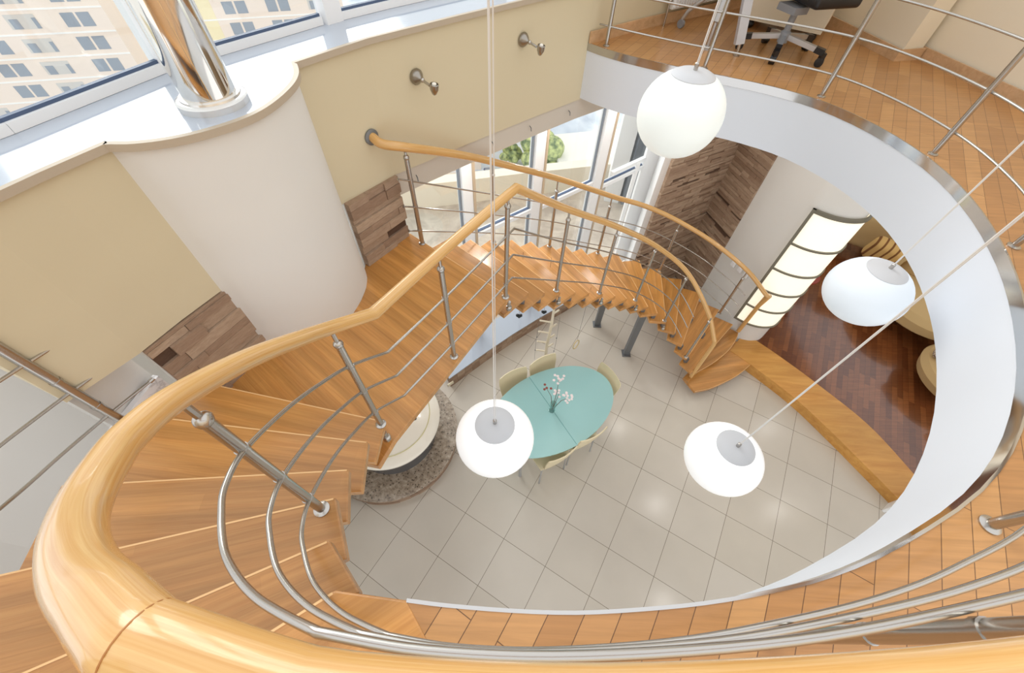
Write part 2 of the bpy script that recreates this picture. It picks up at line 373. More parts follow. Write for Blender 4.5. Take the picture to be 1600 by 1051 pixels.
# upper floor slab: top boards, underside, curved fascia, steel edge
N1o = (-1.55, -.72)
OUT = [(-.21, .066), (-.376, .079), N1o, (-2.2, -.72), (-2.2, -3.4), (7, -3.4), (7, 8.0), (3.6, 8.0), (2.6, 5.16), (1.6, 4.5), (1.0, 4.06), (.466, 3.62)]
def ring_poly(z0, z1, name, m, extra=0):
    # split the ring shaped slab into convex-ish quads fanned outward from the hole edge
    mb = MB(); n = len(HOLE)
    c = Vector((.45, 1.85)); outer = []
    for i, p in enumerate(HOLE):
        d = (Vector(p)-c).normalized(); outer.append(tuple(c+d*9))
    for i in range(n-1):
        a, b_ = HOLE[i], HOLE[i+1]; oa, ob_ = outer[i], outer[i+1]
        mb.prism([a, b_, ob_, oa], z0, z1)
    return mb
# clean polygon with the bay cut out (no overlaps)
poly = [p for p in HOLE]+OUT[1:-1]
bmx = bmesh.new(); vs = [bmx.verts.new((x, y, ZU)) for x, y in poly]; f = bmx.faces.new(vs); bmesh.ops.triangulate(bmx, faces=[f])
me = bpy.data.meshes.new('floor'); bmx.to_mesh(me); bmx.free(); me.materials.append(M['floor_oak'])
fo = bpy.data.objects.new('floor', me); COL.objects.link(fo); struct(fo, 'oak strip floor of the upper gallery')
sm_ = fo.modifiers.new('solid', 'SOLIDIFY'); sm_.thickness = .02; sm_.offset = -1
for p_ in me.polygons:
    if p_.normal.z < 0: me.flip_normals(); break
me2 = me.copy(); me2.materials.clear(); me2.materials.append(M['white']); ce = bpy.data.objects.new('ceiling', me2); COL.objects.link(ce); ce.location.z = ZC-ZU+.03; struct(ce, 'white ceiling under the gallery')
struct(MB().strip([(7, 8), (7, -3.4), (-2.2, -3.4), (-2.2, -.72)], ZU, 6.2, .1, -1).build('wall_back', M['cream_light']), 'cream wall of the upper gallery')
struct(MB().strip(HOLE, ZC, ZU-.048, .05, 1, True).build('wall_hole', M['fascia']), 'curved white fascia around the opening')
struct(MB().strip(offset(HOLE, -.004), ZU-.048, ZU+.002, .008, 1, True).build('trim_2', M['mirror_strip']), 'polished steel strip along the floor edge')
# facade: cream wall, shaded band, sill
struct(MB().strip(FAC[:6]+[(1.6, 4.5), (3.2, 5.55)], ZC-.01, ZS-.03, .12, 1).build('wall_facade', M['cream']), 'cream wall below the sill')
struct(MB().strip([(p[0]-.0, p[1]) for p in offset(FAC[1:6]+[(1.6, 4.5)], .012)], 3.13, ZC-.01, .10, 1).build('trim_3', mat('grey beam plaster', srgb(206, 198, 186), .8)), 'grey beam above the tall windows')
struct(MB().strip(FACL, ZC, ZS-.03, .12, -1).build('wall_left', M['cream']), 'cream wall left of the white column')
struct(MB().strip([(-1.744, .687), (-2.05, .80), (-2.6, 1.0)], ZC, ZS-.03, .12, -1).build('wall_left', M['cream']))
struct(MB().strip(BULGE, ZL-.05, ZS-.03, .05, 1, True).build('wall_column', M['column']), 'rounded white column bulging from the wall')
LW = [(-1.76, .98), (-1.76, .70), (-2.06, .825), (-2.46, .965), (-2.5, .3), (-2.4, -.6), (-2.25, -1.6)]
struct(MB().strip([(-1.25, 2.90), (-2.6, 1.9), (-2.6, .98)], 0, ZC, .1, 1).build('wall_left', M['white']))
struct(MB().strip(LW, 0, ZC+.03, .08, -1).build('wall_left', M['white']), 'white wall beside the upper steps')
edge = FACL[::-1]+BULGE[1:-1]+FAC[:5]+[(1.0, 4.06), (1.6, 4.5)]
outw = [(-2.15, .55), (-1.765, 1.342), (-1.50, 1.98), (-1.05, 2.585), (-.807, 2.86), (.35, 4.05), (1.35, 4.95)]
bmx = bmesh.new(); vs = [bmx.verts.new((x, y, ZS)) for x, y in edge+offset(outw, .12)[::-1]]; f = bmx.faces.new(vs); bmesh.ops.triangulate(bmx, faces=[f])
me = bpy.data.meshes.new('trim_4'); bmx.to_mesh(me); bmx.free(); me.materials.append(M['sill']); so = bpy.data.objects.new('trim_4', me); COL.objects.link(so); struct(so, 'deep glossy white window sill')
for p_ in me.polygons:
    if p_.normal.z < 0: me.flip_normals(); break
sm_ = so.modifiers.new('solid', 'SOLIDIFY'); sm_.thickness = .03; sm_.offset = -1
struct(MB().strip([p for p in edge], ZS-.026, ZS+.001, .022, -1, True).build('trim_5', M['sill_edge']), 'beige edge of the window sill')
# upper windows: frames stand on the sill
def window_run(name, line, z0, z1, posts, label):
    e = empty(name, (line[0][0], line[0][1], z0), label, 'window'); del e['category']; e['kind'] = 'structure'
    mb = MB()
    for i in range(len(line)-1):
        a = Vector((*line[i], z0+.018)); b_ = Vector((*line[i+1], z0+.018)); mb.bar(a, b_, .05, .034)
    mb.build('window_frame', M['pvc'], e)
    mb = MB()
    for i in range(len(line)-1):
        a = Vector((*line[i], z0+.041)); b_ = Vector((*line[i+1], z0+.041)); mb.bar(a, b_, .02, .012)
    mb.build('gasket', M['pvc_blue'], e)
    for q, w in posts:
        MB().box((q[0], q[1], (z0+z1)/2), (w, .08, z1-z0), math.atan2(line[-1][1]-line[0][1], line[-1][0]-line[0][0])).build('mullion', M['pvc'], e)
    for i in range(len(line)-1):
        MB().strip([line[i], line[i+1]], z0+.047, z1, .006, 1).build('pane', M['pane'], e)
    return e
window_run('window_1', [(-2.15, .55), (-1.765, 1.342), (-1.53, 1.90)], ZS, 6.4, [((-1.53, 1.93), .10)], 'upper window left of the chrome pole')
window_run('window_2', [(-1.47, 1.99), (-1.08, 2.55)], ZS, 6.4, [((-1.04, 2.60), .10)], 'upper window right of the chrome pole')
window_run('window_3', [(-1.0, 2.64), (-.807, 2.86), (-.25, 3.43)], ZS, 6.4, [((-.21, 3.47), .10)], 'upper window at the top centre')
# chrome pole on the sill
PC = (-1.197, 1.627)
e = empty('chrome_pole', (*PC, ZS), 'thick polished chrome pole standing on the glossy white sill', 'pole')
MB().lathe([(.093, 0), (.093, 2.6)], (*PC, ZS), 48).build('pole', M['chrome'], e)
MB().lathe([(.126, 0), (.126, .022), (.118, .027), (.108, .029), (.106, .036), (.094, .038)], (*PC, ZS), 48).build('base_ring', mat('pale base ring', (.75, .74, .72), .12, .6), e)

# stone cladding built from strips
def stone_wall(name, a, b_, z0, z1, label, seed, inward, row=.07):
    R = random.Random(seed); a = Vector(a); b_ = Vector(b_); L = (b_-a).length; d = (b_-a)/L; nrm = Vector((-d.y, d.x))*inward
    mb = MB(); z = z0; ang = math.atan2(d.y, d.x)
    while z < z1-.005:
        h = min(R.uniform(.6, 1.3)*row, z1-z); x = 0
        while x < L-.005:
            l = min(R.uniform(.10, .42), L-x)
            if L-x-l < .05: l = L-x
            dep = R.choice([.012, .018, .024, .03]); tone = R.uniform(.2, 1)
            if R.random() < .045: dep = .004; tone = 0
            c = a+d*(x+l/2)+nrm*(dep/2-.01)
            mb.box((c.x, c.y, z+h/2), (l-.002, dep+.02, h-.002), ang, tone); x += l
        z += h
    return struct(mb.build(name, M['stone']), label)
stone_wall('wall_stone', (-1.03, 2.05), (-.807, 2.389), ZL, ZC-.008, 'stone cladding between the column and the windows', 3, -1, .055)
stone_wall('wall_stone', (-1.42, 1.33), (-1.60, .945), ZL-.6, ZC-.005, 'stone cladding left of the white column', 5, 1, .055)
struct(MB().strip([(-1.05, 2.06), (-.807, 2.389)], ZL-.35, ZC-.01, .1, 1).build('wall_facade', M['white']))
struct(MB().strip([(-1.44, 1.36), (-1.62, .96)], ZL-.35, ZC, .1, -1).build('wall_left', M['white']))
# tall windows of the lower level
WA, WB = Vector((-1.25, 2.90)), Vector((2.02, 5.647))
wd = (WB-WA).normalized(); wang = math.atan2(wd.y, wd.x)
def wpt(x): return WA+wd*((x-WA.x)/wd.x)
e = empty('window_4', (WA.x, WA.y, .2), 'row of tall white windows behind the curved stair', 'window'); del e['category']; e['kind'] = 'structure'
for x0, x1 in ((-.570, -.483), (.125, .223), (.908, 1.027), (1.825, 1.955)):
    p = wpt((x0+x1)/2); w = (x1-x0)/wd.x
    MB().box((p.x, p.y, 1.7), (w, .10, 3.0), wang).build('mullion', M['pvc'], e)
    q = wpt(x1+.012); MB().box((q.x, q.y, 1.7), (.028, .12, 3.0), wang).build('mullion_edge', M['tan'], e)
    q = wpt(x0-.008); MB().box((q.x, q.y, 1.7), (.010, .03, 3.0), wang).build('gasket', M['gk'], e)
for x0, x1, z in ((-.483, .125, 1.878), (.223, .908, 1.857), (1.027, 1.825, 1.737)):
    a, b_ = wpt(x0), wpt(x1)
    MB().bar((a.x, a.y, z), (b_.x, b_.y, z), .08, .05).build('transom', M['pvc'], e)
    MB().bar((a.x, a.y, z+.033), (b_.x, b_.y, z+.030), .03, .008).build('gasket', M['pvc_blue'], e)
    MB().strip([tuple(a), tuple(b_)], .2, 3.2, .006, 1).build('pane', M['pane'], e)
a, b_ = wpt(-1.2), wpt(-.570); MB().strip([tuple(a), tuple(b_)], .2, 3.2, .006, 1).build('pane', M['pane'], e)
a, b_ = wpt(1.2), wpt(1.76)
MB().bar((a.x, a.y-.02, 1.86), (b_.x, b_.y-.02, 1.86), .05, .05).bar((b_.x-.16, b_.y-.17, .3), (b_.x-.16, b_.y-.17, 1.86), .05).build('door_frame', M['pvc'], e)
MB().strip([(1.95, 5.60), (1.70, 4.62)], 0, ZC, .12, 1).strip([(1.93, 5.45), (1.68, 5.38)], 0, ZC, .05, 1).build('reveal', M['pvc'], e)
SF = [(-.95, 2.31), (-.4, 2.86), (.05, 3.29), (.466, 3.68), (1.0, 4.12), (1.75, 4.64)]
mb = MB(); SO = [tuple(wpt(p[0]-.22)) for p in SF]
for i in range(len(SF)-1): mb.prism([SF[i], SF[i+1], SO[i+1], SO[i]], 3.16, 3.24)
struct(mb.build('ceiling', M['white']), 'white soffit over the tall windows')
# plinth ledge under the windows
LE = [(-.79, 2.70), (-.34, 3.15), (-.0, 3.47), (.36, 3.78), (.74, 4.08), (1.2, 4.45), (1.6, 4.75)]
LO = [tuple(wpt(p[0]-.22)) for p in LE]
mb = MB(); mbt = MB()
for i in range(len(LE)-1):
    for q_ in range(5):
        f_ = lambda t_: tuple(Vector(LE[i]).lerp(Vector(LE[i+1]), t_)); g_ = lambda t_: tuple(Vector(LO[i]).lerp(Vector(LO[i+1]), t_))
        for z_ in (0, .05, .10, .15): mb.prism([f_(q_/5+.004), f_(q_/5+.2), g_(q_/5+.2), g_(q_/5+.004)], z_+.002, z_+.05, random.uniform(.2, 1))
    mbt.prism([LE[i], LE[i+1], LO[i+1], LO[i]], .2, .215)
struct(mb.build('trim_6', M['stone']), 'low brown stone kerb below the tall windows')
struct(mbt.build('trim_7', M['sill']), 'white ledge on the stone kerb')
t = empty('wall_socket', (-.79, 2.69, .13), 'small cream double socket on the brown stone kerb', 'socket')
MB().box((-.778, 2.682, .12), (.09, .015, .05), math.radians(44)).build('socket_plate', M['paper'], t); MB().box((-.79, 2.668, .12), (.02, .01, .02), math.radians(44)).box((-.766, 2.693, .12), (.02, .01, .02), math.radians(44)).build('socket_hole', M['black'], t)
# stone corner and white wall on the right, curving round to the lounge
SC = (2.70, 5.04); SW = (2.885, 4.47); PL = (3.11, 3.775)
stone_wall('wall_stone', (1.72, 4.43), SC, 0, ZC, 'stone clad wall right of the tall windows', 7, -1, .04)
stone_wall('wall_stone', SC, SW, 0, ZC, 'stone clad wall next to the white wall', 8, -1, .04)
CU = [tuple(p[:2]) for p in smooth_path([(SW[0], SW[1], 0), (3.0, 4.12, 0), (3.11, 3.775, 0), (3.24, 3.675, 0), (3.37, 3.625, 0), (3.49, 3.62, 0), (3.60, 3.655, 0), (3.72, 3.78, 0), (3.80, 4.0, 0), (3.82, 4.4, 0), (3.82, 6.5, 0)], 5, (2,))]
struct(MB().strip(CU, 0, ZC, .08, 1, True).build('wall_right', M['column']), 'pale wall curving round behind the lit panel')
struct(MB().strip([(4.0, 7.6), (8.9, 7.2), (8.9, .3)], 0, ZC, .1, 1).build('wall_lounge', M['lounge_wall']))
struct(MB().strip([(4.38, 1.36), (4.75, 1.60), (5.4, 1.2)], 0, ZC, .1, -1).build('wall_lounge', M['white']))
struct(MB().strip([(4.34, 1.34), (4.76, 1.64)], 0, .14, .03, 1).build('baseboard_right', M['pvc']))

# ================================================================== staircase
ST = empty('staircase', (.6, 2.6, 0), 'curved open oak staircase sweeping round the left side of the opening', 'staircase')
INN = [(-.031, 1.821), (.107, 2.00), (.238, 2.148), (.380, 2.300), (.536, 2.448), (.695, 2.589), (.864, 2.722), (1.032, 2.840), (1.202, 2.95), (1.372, 3.045), (1.54, 3.115), (1.70, 3.15), (1.85, 3.145), (2.0, 3.10), (2.12, 3.025), (2.215, 2.93), (2.30, 2.82)]
OUTN = [(-.802, 2.412), (-.552, 2.543), (-.394, 2.726), (-.237, 2.915), (-.049, 3.106), (.145, 3.269), (.345, 3.43), (.552, 3.581), (.765, 3.72), (.994, 3.869), (1.29, 4.003), (1.621, 4.064), (1.947, 4.073), (2.281, 4.052), (2.585, 3.945), (2.858, 3.79), (3.08, 3.66)]
def tread(poly, ztop, th=.04, m=None, label=None, nose=0):
    """origin at the middle with local X along the board"""
    c = sum((Vector((p[0], p[1])) for p in poly), Vector((0, 0)))/len(poly)
    a = Vector(poly[0]); b_ = Vector(poly[1]); ang = math.atan2((b_-a).y, (b_-a).x)
    R = Matrix.Rotation(-ang, 2)
    mb = MB().prism([tuple(R @ (Vector(p)-c)) for p in poly], -th, 0)
    ob = mb.build('tread', m or M['oak']); ob.parent = ST; ob.location = Vector((c.x, c.y, ztop))-ST.location; ob.rotation_euler.z = ang
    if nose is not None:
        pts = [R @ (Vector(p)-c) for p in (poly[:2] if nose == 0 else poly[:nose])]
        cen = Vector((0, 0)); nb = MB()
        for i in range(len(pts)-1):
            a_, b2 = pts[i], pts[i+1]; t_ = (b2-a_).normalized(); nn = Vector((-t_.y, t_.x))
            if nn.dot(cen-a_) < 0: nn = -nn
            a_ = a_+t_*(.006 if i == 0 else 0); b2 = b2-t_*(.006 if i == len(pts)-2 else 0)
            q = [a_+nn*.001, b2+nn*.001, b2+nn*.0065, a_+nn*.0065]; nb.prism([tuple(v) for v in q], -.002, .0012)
        nn_ = nb.build('nose_highlight', M['nose_glint']); nn_.parent = ob  # thin pale strip, a highlight line painted along the tread nose
    bv = ob.modifiers.new('bevel', 'BEVEL'); bv.width = .005; bv.segments = 2
    return ob
for k in range(1, 17):
    I, O = Vector(INN[k]), Vector(OUTN[k]); Ip, Op = Vector(INN[k-1]), Vector(OUTN[k-1])
    di = (Ip-I).normalized(); do = (Op-O).normalized()
    Ib = Ip+di*.05; Ob = Op+do*.05 if k > 1 else Vector((-.72, 2.36))
    tread([tuple(I), tuple(O), tuple(Ob), tuple(Ib)], ZL-k*r)
c17 = [(p.x, p.y) for p in smooth_path([(2.39, 2.885, 0), (2.747, 3.115, 0), (3.0, 3.33, 0), (3.159, 3.531, 0), (3.215, 3.635, 0)], 4)]
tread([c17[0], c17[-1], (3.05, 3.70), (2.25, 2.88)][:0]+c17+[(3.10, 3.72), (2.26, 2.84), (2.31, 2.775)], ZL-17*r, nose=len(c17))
c18 = [(p.x, p.y) for p in smooth_path([(2.437, 2.72, 0), (2.64, 2.775, 0), (2.825, 2.862, 0), (3.05, 2.985, 0), (3.242, 3.127, 0), (3.38, 3.25, 0), (3.47, 3.367, 0)], 3)]
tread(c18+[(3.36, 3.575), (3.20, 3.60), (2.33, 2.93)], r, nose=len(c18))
# landing (level 6) and upper flight
LAND = [(-.031, 1.821), (-.802, 2.412), (-1.045, 2.07)]+BULGE[::-1][1:-1:3]+[(-1.43, 1.30), (-1.60, .96), (-1.69, .93), (-1.69, .82), (-.62, .66), (-.571, .799)]
lo = tread(LAND, ZL, .045); lo.name = 'landing'
UP = [  # (inner nose, outer nose) of the nose lines N1..N6
    ((-.376, .079), (-1.55, -.72)), ((-.479, .206), (-1.62, -.36)), ((-.553, .356), (-1.63, .048)), ((-.592, .497), (-1.605, .39)), ((-.599, .666), (-1.69, .745)), ((-.594, .831), (-1.69, 1.02))]
inn_b = [(-.21, .066), (-.362, .087), (-.466, .181), (-.545, .314), (-.572, .457), (-.595, .629)]
for k in range(0, 6):
    nI, nO = UP[k]
    if k == 0: tread([nI, nO, (-1.35, -1.05), (-.07, -.10), (-.21, .066)], ZU+.003, .04); continue
    bO = Vector(UP[k-1][1])+(Vector(UP[k-1][1])-Vector(nO)).normalized()*.05
    if k == 3: bO = Vector((-1.55, .10))
    tread([nI, nO, tuple(bO), inn_b[k]], ZU-k*r)
# steel under-structure
mb = MB(); ctr = lambda k, s: Vector(INN[k]).lerp(Vector(OUTN[k]), s)
for s in (.07, .55):
    mb = MB()
    for k in range(0, 16):
        a = ctr(k, s); b_ = ctr(k+1, s); z = ZL-(k+1)*r-.04; a2 = a+(b_-a)*-.0
        mb.bar((a2.x, a2.y, z-.018), (b_.x, b_.y, z-.018), .05, .03)
        if k: mb.bar((a.x, a.y, z+r-.02), (a.x, a.y, z-.02), .04, .04)
    mb.build('stringer', M['steel_dark'], ST)
for (x, y, zt) in ((1.655, 3.389, ZL-11.3*r), (1.279, 3.90, ZL-10.3*r)):
    MB().bar((x, y, 0), (x, y, zt-.05), .06, .08).box((x, y, .006), (.12, .12, .012)).build('support_post', M['steel_dark'], ST)
mb = MB().bar((-.3, 1.5, ZL-.10), (-1.3, 1.1, ZL-.10), .06, .10).bar((-.62, .9, ZL-.1), (-.25, 1.65, ZL-.1), .05, .09)
mb.build('landing_beam', M['steel_dark'], ST)

# ================================================================== railings
def rail_z(path, h): return [(p.x, p.y, p.z+h) for p in path]
def post(parent, x, y, z, top=.70, rail=.79, down=.0, rad=.0138):
    p = MB().tube([(x, y, z-down), (x, y, z+top)], rad, 14).build('post', M['steel'], parent, (x, y, z))
    k = MB().tube([(x, y, z+top), (x, y, z+rail-.015)], .008, 8).build('post_pin', M['steel'], p); k.location = -Vector((x, y, z))*0
    for o, (mbx, nm, mm) in ((0, (MB().ball((0, 0, top), .0185, 12, 8), 'knob', M['steel'])), (1, (MB().lathe([(.025, 0), (.025, .005), (.016, .010)], (0, 0, 0), 20), 'base_flange', M['steel']))):
        q = mbx.build(nm, mm); q.parent = p
    me = k.data
    for v in me.vertices: v.co -= Vector((x, y, z))
    k.location = (0, 0, 0)
    if down:
        q = MB().lathe([(.014, 0), (.02, .012), (.02, .03), (.012, .036)], (0, 0, -down-.03), 12).build('bolt', M['steel']); q.parent = p
    for h in (.12, .315, .51):
        q = MB().lathe([(rad+.002, -.007), (rad+.002, .007)], (0, 0, h), 14).build('bar_clip', M['steel']); q.parent = p
    return p
RING = [(.53, 3.615), (.64, 3.545), (.83, 3.435), (1.08, 3.305), (1.244, 3.232), (1.65, 3.045), (1.93, 2.86), (2.13, 2.55), (2.245, 2.16), (2.24, 1.79), (2.15, 1.44), (2.01, 1.11), (1.81, .79), (1.58, .52), (1.262, .285), (1.0, .17), (.80, .105), (.58, .055), (.35, .014), (.10, -.01), (-.08, -.012), (-.21, .0)]
E_ = .0
INR = [(*p, ZU) for p in RING]+[(-.272, .016, 3.65), (-.335, .036, 3.61), (-.397, .066, 3.57), (-.453, .104, 3.53), (-.505, .160, 3.49), (-.549, .224, 3.45), (-.580, .322, 3.39), (-.615, .50, 3.235), (-.622, .66, 3.095), (-.611, .823, 2.95), (-.536, .985, ZL+.01),
       (-.30, 1.384, ZL), (-.017, 1.876, ZL), (.339, 2.311, ZL-3*r), (.823, 2.73, ZL-6*r), (1.344, 3.06, ZL-9*r), (1.831, 3.178, ZL-12*r), (2.18, 3.01, ZL-15*r), (2.333, 2.86, ZL-17*r)]
k1 = len(RING)+10; k2 = k1+2
path = smooth_path(INR, 6, (len(RING)-1, k1, k2))
IR = empty('stair_railing', (-.06, 1.83, ZL), 'inner railing with beech handrail and steel bars around stair and gallery', 'railing')
HR = path
HRING = [Vector((p.x, p.y, 0)) for p in smooth_path([(*p, 0) for p in RING], 6)]
def push(p):
    w = max(0, min(1, (.6-p.y)/.5))*max(0, min(1, (p.x+.32)/.22))*.021
    w = max(w, max(0, min(1, (.45-p.y)/.25))*.005); d = (Vector((p.x, p.y))-Vector((.45, 1.95))).normalized(); return Vector((p.x+d.x*w, p.y+d.y*w, p.z))
RH = [.79]*len(RING)+[.796, .796, .792, .785, .774, .762, .75, .75, .745, .745, .768, .785, .768, .787, .785, .772, .775, .79, .79]
HR = [push(p) for p in smooth_path([(a_[0], a_[1], a_[2]+h_-.79) for a_, h_ in zip(INR, RH)], 6, (len(RING)-1, k1, k2))]
MB().tube(rail_z(HR, .79), .0245, 24).build('handrail', M['rail_wood'], IR)
jt = HR[6*(len(RING)-1)]; jd = (HR[6*(len(RING)-1)+1]-HR[6*(len(RING)-1)-1]).normalized()
MB().lathe([(.0248, -.0005), (.0248, .0005)], (jt.x, jt.y, jt.z+.79), 28, (jd.x, jd.y, 0)).build('rail_joint', mat('dark glue joint', srgb(170, 112, 56), .5), IR)
iend = len(path)-8
for h in (.12, .315, .51): MB().tube(rail_z(path[:iend], h), .0062, 10).build('bar', M['steel'], IR)
MB().tube([(2.333, 2.86, ZL-17*r+.80), (2.35, 2.855, ZL-17*r+.74), (2.352, 2.85, ZL-17*r+.02)], .024, 16).build('newel', M['rail_wood'], IR)
for (x, y, z) in ((-.585, .318, ZU-2*r), (-.611, .815, ZU-5*r), (-.334, 1.325, ZL), (-.055, 1.815, ZL), (.345, 2.318, ZL-3*r), (.825, 2.735, ZL-6*r), (1.345, 3.075, ZL-9*r), (1.831, 3.17, ZL-12*r), (2.21, 2.965, ZL-15*r)):
    post(IR, x, y, z, down=.0, rail=(.755 if x < -.5 else .78), top=(.66 if x < -.5 else .70))
for (x, y) in ((.59, .032), (1.262, .29), (2.134, 1.44), (2.229, 2.198), (1.904, 2.865), (1.244, 3.234), (.598, 3.575)): post(IR, x, y, ZU)
for (x, y, z) in ((-.03, 1.81, ZL), (.375, 2.28, ZL-3*r), (.86, 2.70, ZL-6*r), (1.37, 3.03, ZL-9*r), (1.84, 3.13, ZL-12*r), (-.60, .79, ZL+r)):
    MB().lathe([(.014, -.12), (.02, -.115), (.02, -.09), (.012, -.085), (.012, -.04)], (x, y, z), 12).build('fixing_bolt', M['steel'], IR)
# outer lower railing
OR_ = empty('stair_railing', (-.69, 2.30, ZL), 'outer railing along the windows with handrail fixed to cream wall', 'railing')
ON = [(-.862, 2.296, ZL-.01), (-.80, 2.262, ZL-.03), (-.688, 2.300, ZL-.063), (-.45, 2.585, ZL-.25), (-.209, 2.88, ZL-3*r-.02), (.352, 3.382, ZL-6*r), (.994, 3.816, ZL-9*r), (1.45, 3.985, ZL-10.5*r), (1.908, 4.045, ZL-12*r), (2.41, 3.97, ZL-13.6*r), (2.842, 3.735, ZL-15*r), (3.10, 3.54, ZL-16.3*r), (3.165, 3.56, ZL-16.6*r)]
op = smooth_path(ON, 6)
MB().tube(rail_z(op, .79)+[(3.19, 3.62, ZL-17*r+.6), (3.2, 3.64, ZL-17*r+.03)], .027, 18).build('handrail', M['rail_wood'], OR_)
nrm = Vector((.77, -.63, 0))
MB().lathe([(.045, 0), (.045, .008), (.03, .014)], (-.868, 2.300, ZL+.778), 24, (.80, -.60, 0)).build('wall_rosette', M['steel_dark'], OR_)
bn = [(-.745, 2.223, ZL+.053), (-.688, 2.294, ZL)]+[(p[0], p[1], p[2]) for p in ON[4:11]]+[(2.96, 3.66, ZL-15.5*r)]
bp_ = smooth_path(bn, 6)
for h in (.12, .315, .51): MB().tube(rail_z(bp_, h), .0058, 8).build('bar', M['steel'], OR_)
for (x, y, z) in ((-.688, 2.304, ZL), (-.209, 2.88, ZL-3*r), (.352, 3.382, ZL-6*r), (.994, 3.816, ZL-9*r), (1.928, 4.035, ZL-12*r), (2.839, 3.727, ZL-15*r)):
    post(OR_, x, y, z, top=.66, rail=(.71 if z > 2.7 else .79), rad=.0155)
# outer upper railing (left edge of the picture)
OU = empty('stair_railing', (-1.71, .72, ZL), 'short steel railing left of the upper steps, bars ending free', 'railing')
un = [(-1.655, .90, 3.00), (-1.71, .72, 3.025), (-1.745, .52, 3.065), (-1.755, .32, 3.12), (-1.73, 0, 3.27), (-1.69, -.35, 3.5), (-1.62, -.8, ZU)]
up_ = smooth_path(un, 6)
for h in (.12, .315, .51): MB().tube(rail_z(up_, h), .0065, 8).lathe([(.010, -.01), (.010, .012)], (un[0][0], un[0][1], un[0][2]+h), 10, (.3, .95, 0)).build('bar', M['steel'], OU)
post(OU, -1.715, .72, 2.90, top=.87, rail=.93, rad=.018)
post(OU, -1.62, -.8, ZU)
MB().tube(rail_z(up_[6:], .80), .029, 18).build('handrail', M['rail_wood'], OU)

# ================================================================== pendant lamps
def pendant(x, y, z, m, label, w=.186, h=.160):
    e = empty('pendant_lamp', (x, y, z), label, 'lamp', 'opal glass pendant lamps')
    prof = []
    for i in range(25):
        t = PI*i/24; prof.append((max(.0005, w*math.sin(t)**.96), -h*math.cos(t)))
    prof = [p for p in prof if not (p[1] > 0 and p[0] < .085)]
    gl = MB().lathe([(q, zz) for q, zz in prof]+[(.085, prof[-1][1]+.003)], (x, y, z), 48).build('globe', m, e)
    zt = prof[-1][1]
    MB().lathe([(.092, zt-.004), (.090, zt+.004), (.07, zt+.014), (.04, zt+.020), (.004, zt+.022)], (x, y, z), 40).build('cap', M['lamp_cap'], e)
    MB().lathe([(.009, zt+.02), (.009, zt+.045), (.004, zt+.05)], (x, y, z), 12).build('cord_grip', M['steel'], e)
    MB().tube([(x-.002, y, z+zt+.04), (x-.003, y, 7.5)], .0024, 6).tube([(x+.0035, y, z+zt+.04), (x+.006, y, 7.5)], .0015, 6).build('cord', M['cord'], e)
    return e
pendant(-.058, .778, 2.945, M['globe_on'], 'bright white pendant lamp hanging over the teal table end')
pendant(.694, 1.89, 3.965, M['globe_mid'], 'highest white pendant lamp, in front of the gallery fascia below the desk', .183, .176)
pendant(1.785, 1.49, 3.33, M['globe_low'], 'dimmer bluish white pendant lamp in front of the sofa')
pendant(1.10, .787, 2.80, M['globe_on'], 'bright white pendant lamp over bare tiles beside the oak border')

# ================================================================== wall spots
def wall_spot(x, y, z, label):
    n = Vector((.70, -.71, 0)); e = empty('wall_spotlight', (x, y, z), label, 'wall light', 'steel spotlights on the cream wall')
    MB().lathe([(.042, 0), (.042, .006), (.030, .024), (.010, .045), (.007, .05)], (x, y, z), 28, n).build('wall_cone', M['steel_dark'] if 0 else mat('satin nickel', (.34, .31, .27), .3, 1), e)
    j = Vector((x, y, z))+n*.062; k = j+Vector((.045, -.035, -.012))
    MB().tube([tuple(j-n*.005), tuple(k)], .008, 10).ball(tuple(j), .013).build('arm', M['steel'], e)
    hd = MB().lathe([(.008, -.036), (.014, -.03), (.018, -.02), (.024, -.008), (.026, .022), (.020, .023), (.017, .008)], tuple(k+Vector((.028, -.02, -.005))), 20, (.12, -.1, 1)).build('lamp_head', mat('nickel lamp head', (.42, .39, .35), .22, 1), e)
    MB().ball(tuple(k+Vector((.03, -.022, .016))), (.014, .014, .010)).build('bulb', mat('frosted bulb', (.85, .82, .74), .3), e)
wall_spot(-.62, 2.568, 3.805, 'steel wall spotlight above the handrail, nearer the white column')
wall_spot(-.02, 3.155, 3.83, 'steel wall spotlight nearer the gallery floor edge')
mb = None
for i, (x, y) in enumerate(((-.70, 2.48), (-.22, 2.965), (.06, 3.235), (.38, 3.53))):
    tag(MB().tube([(x, y+.015, 3.23), (x+.012, y-.006, 3.225), (x+.014, y-.008, 3.20)], .0035, 6).build('curtain_hook', M['steel_dark']), ['leftmost small dark hook on the grey beam, above the first mullion', 'second small dark hook from the left on the grey beam', 'third small dark hook from the left on the grey beam', 'rightmost small dark hook on the grey beam, near the gallery fascia'][i], 'hook', 'hooks on the grey beam')

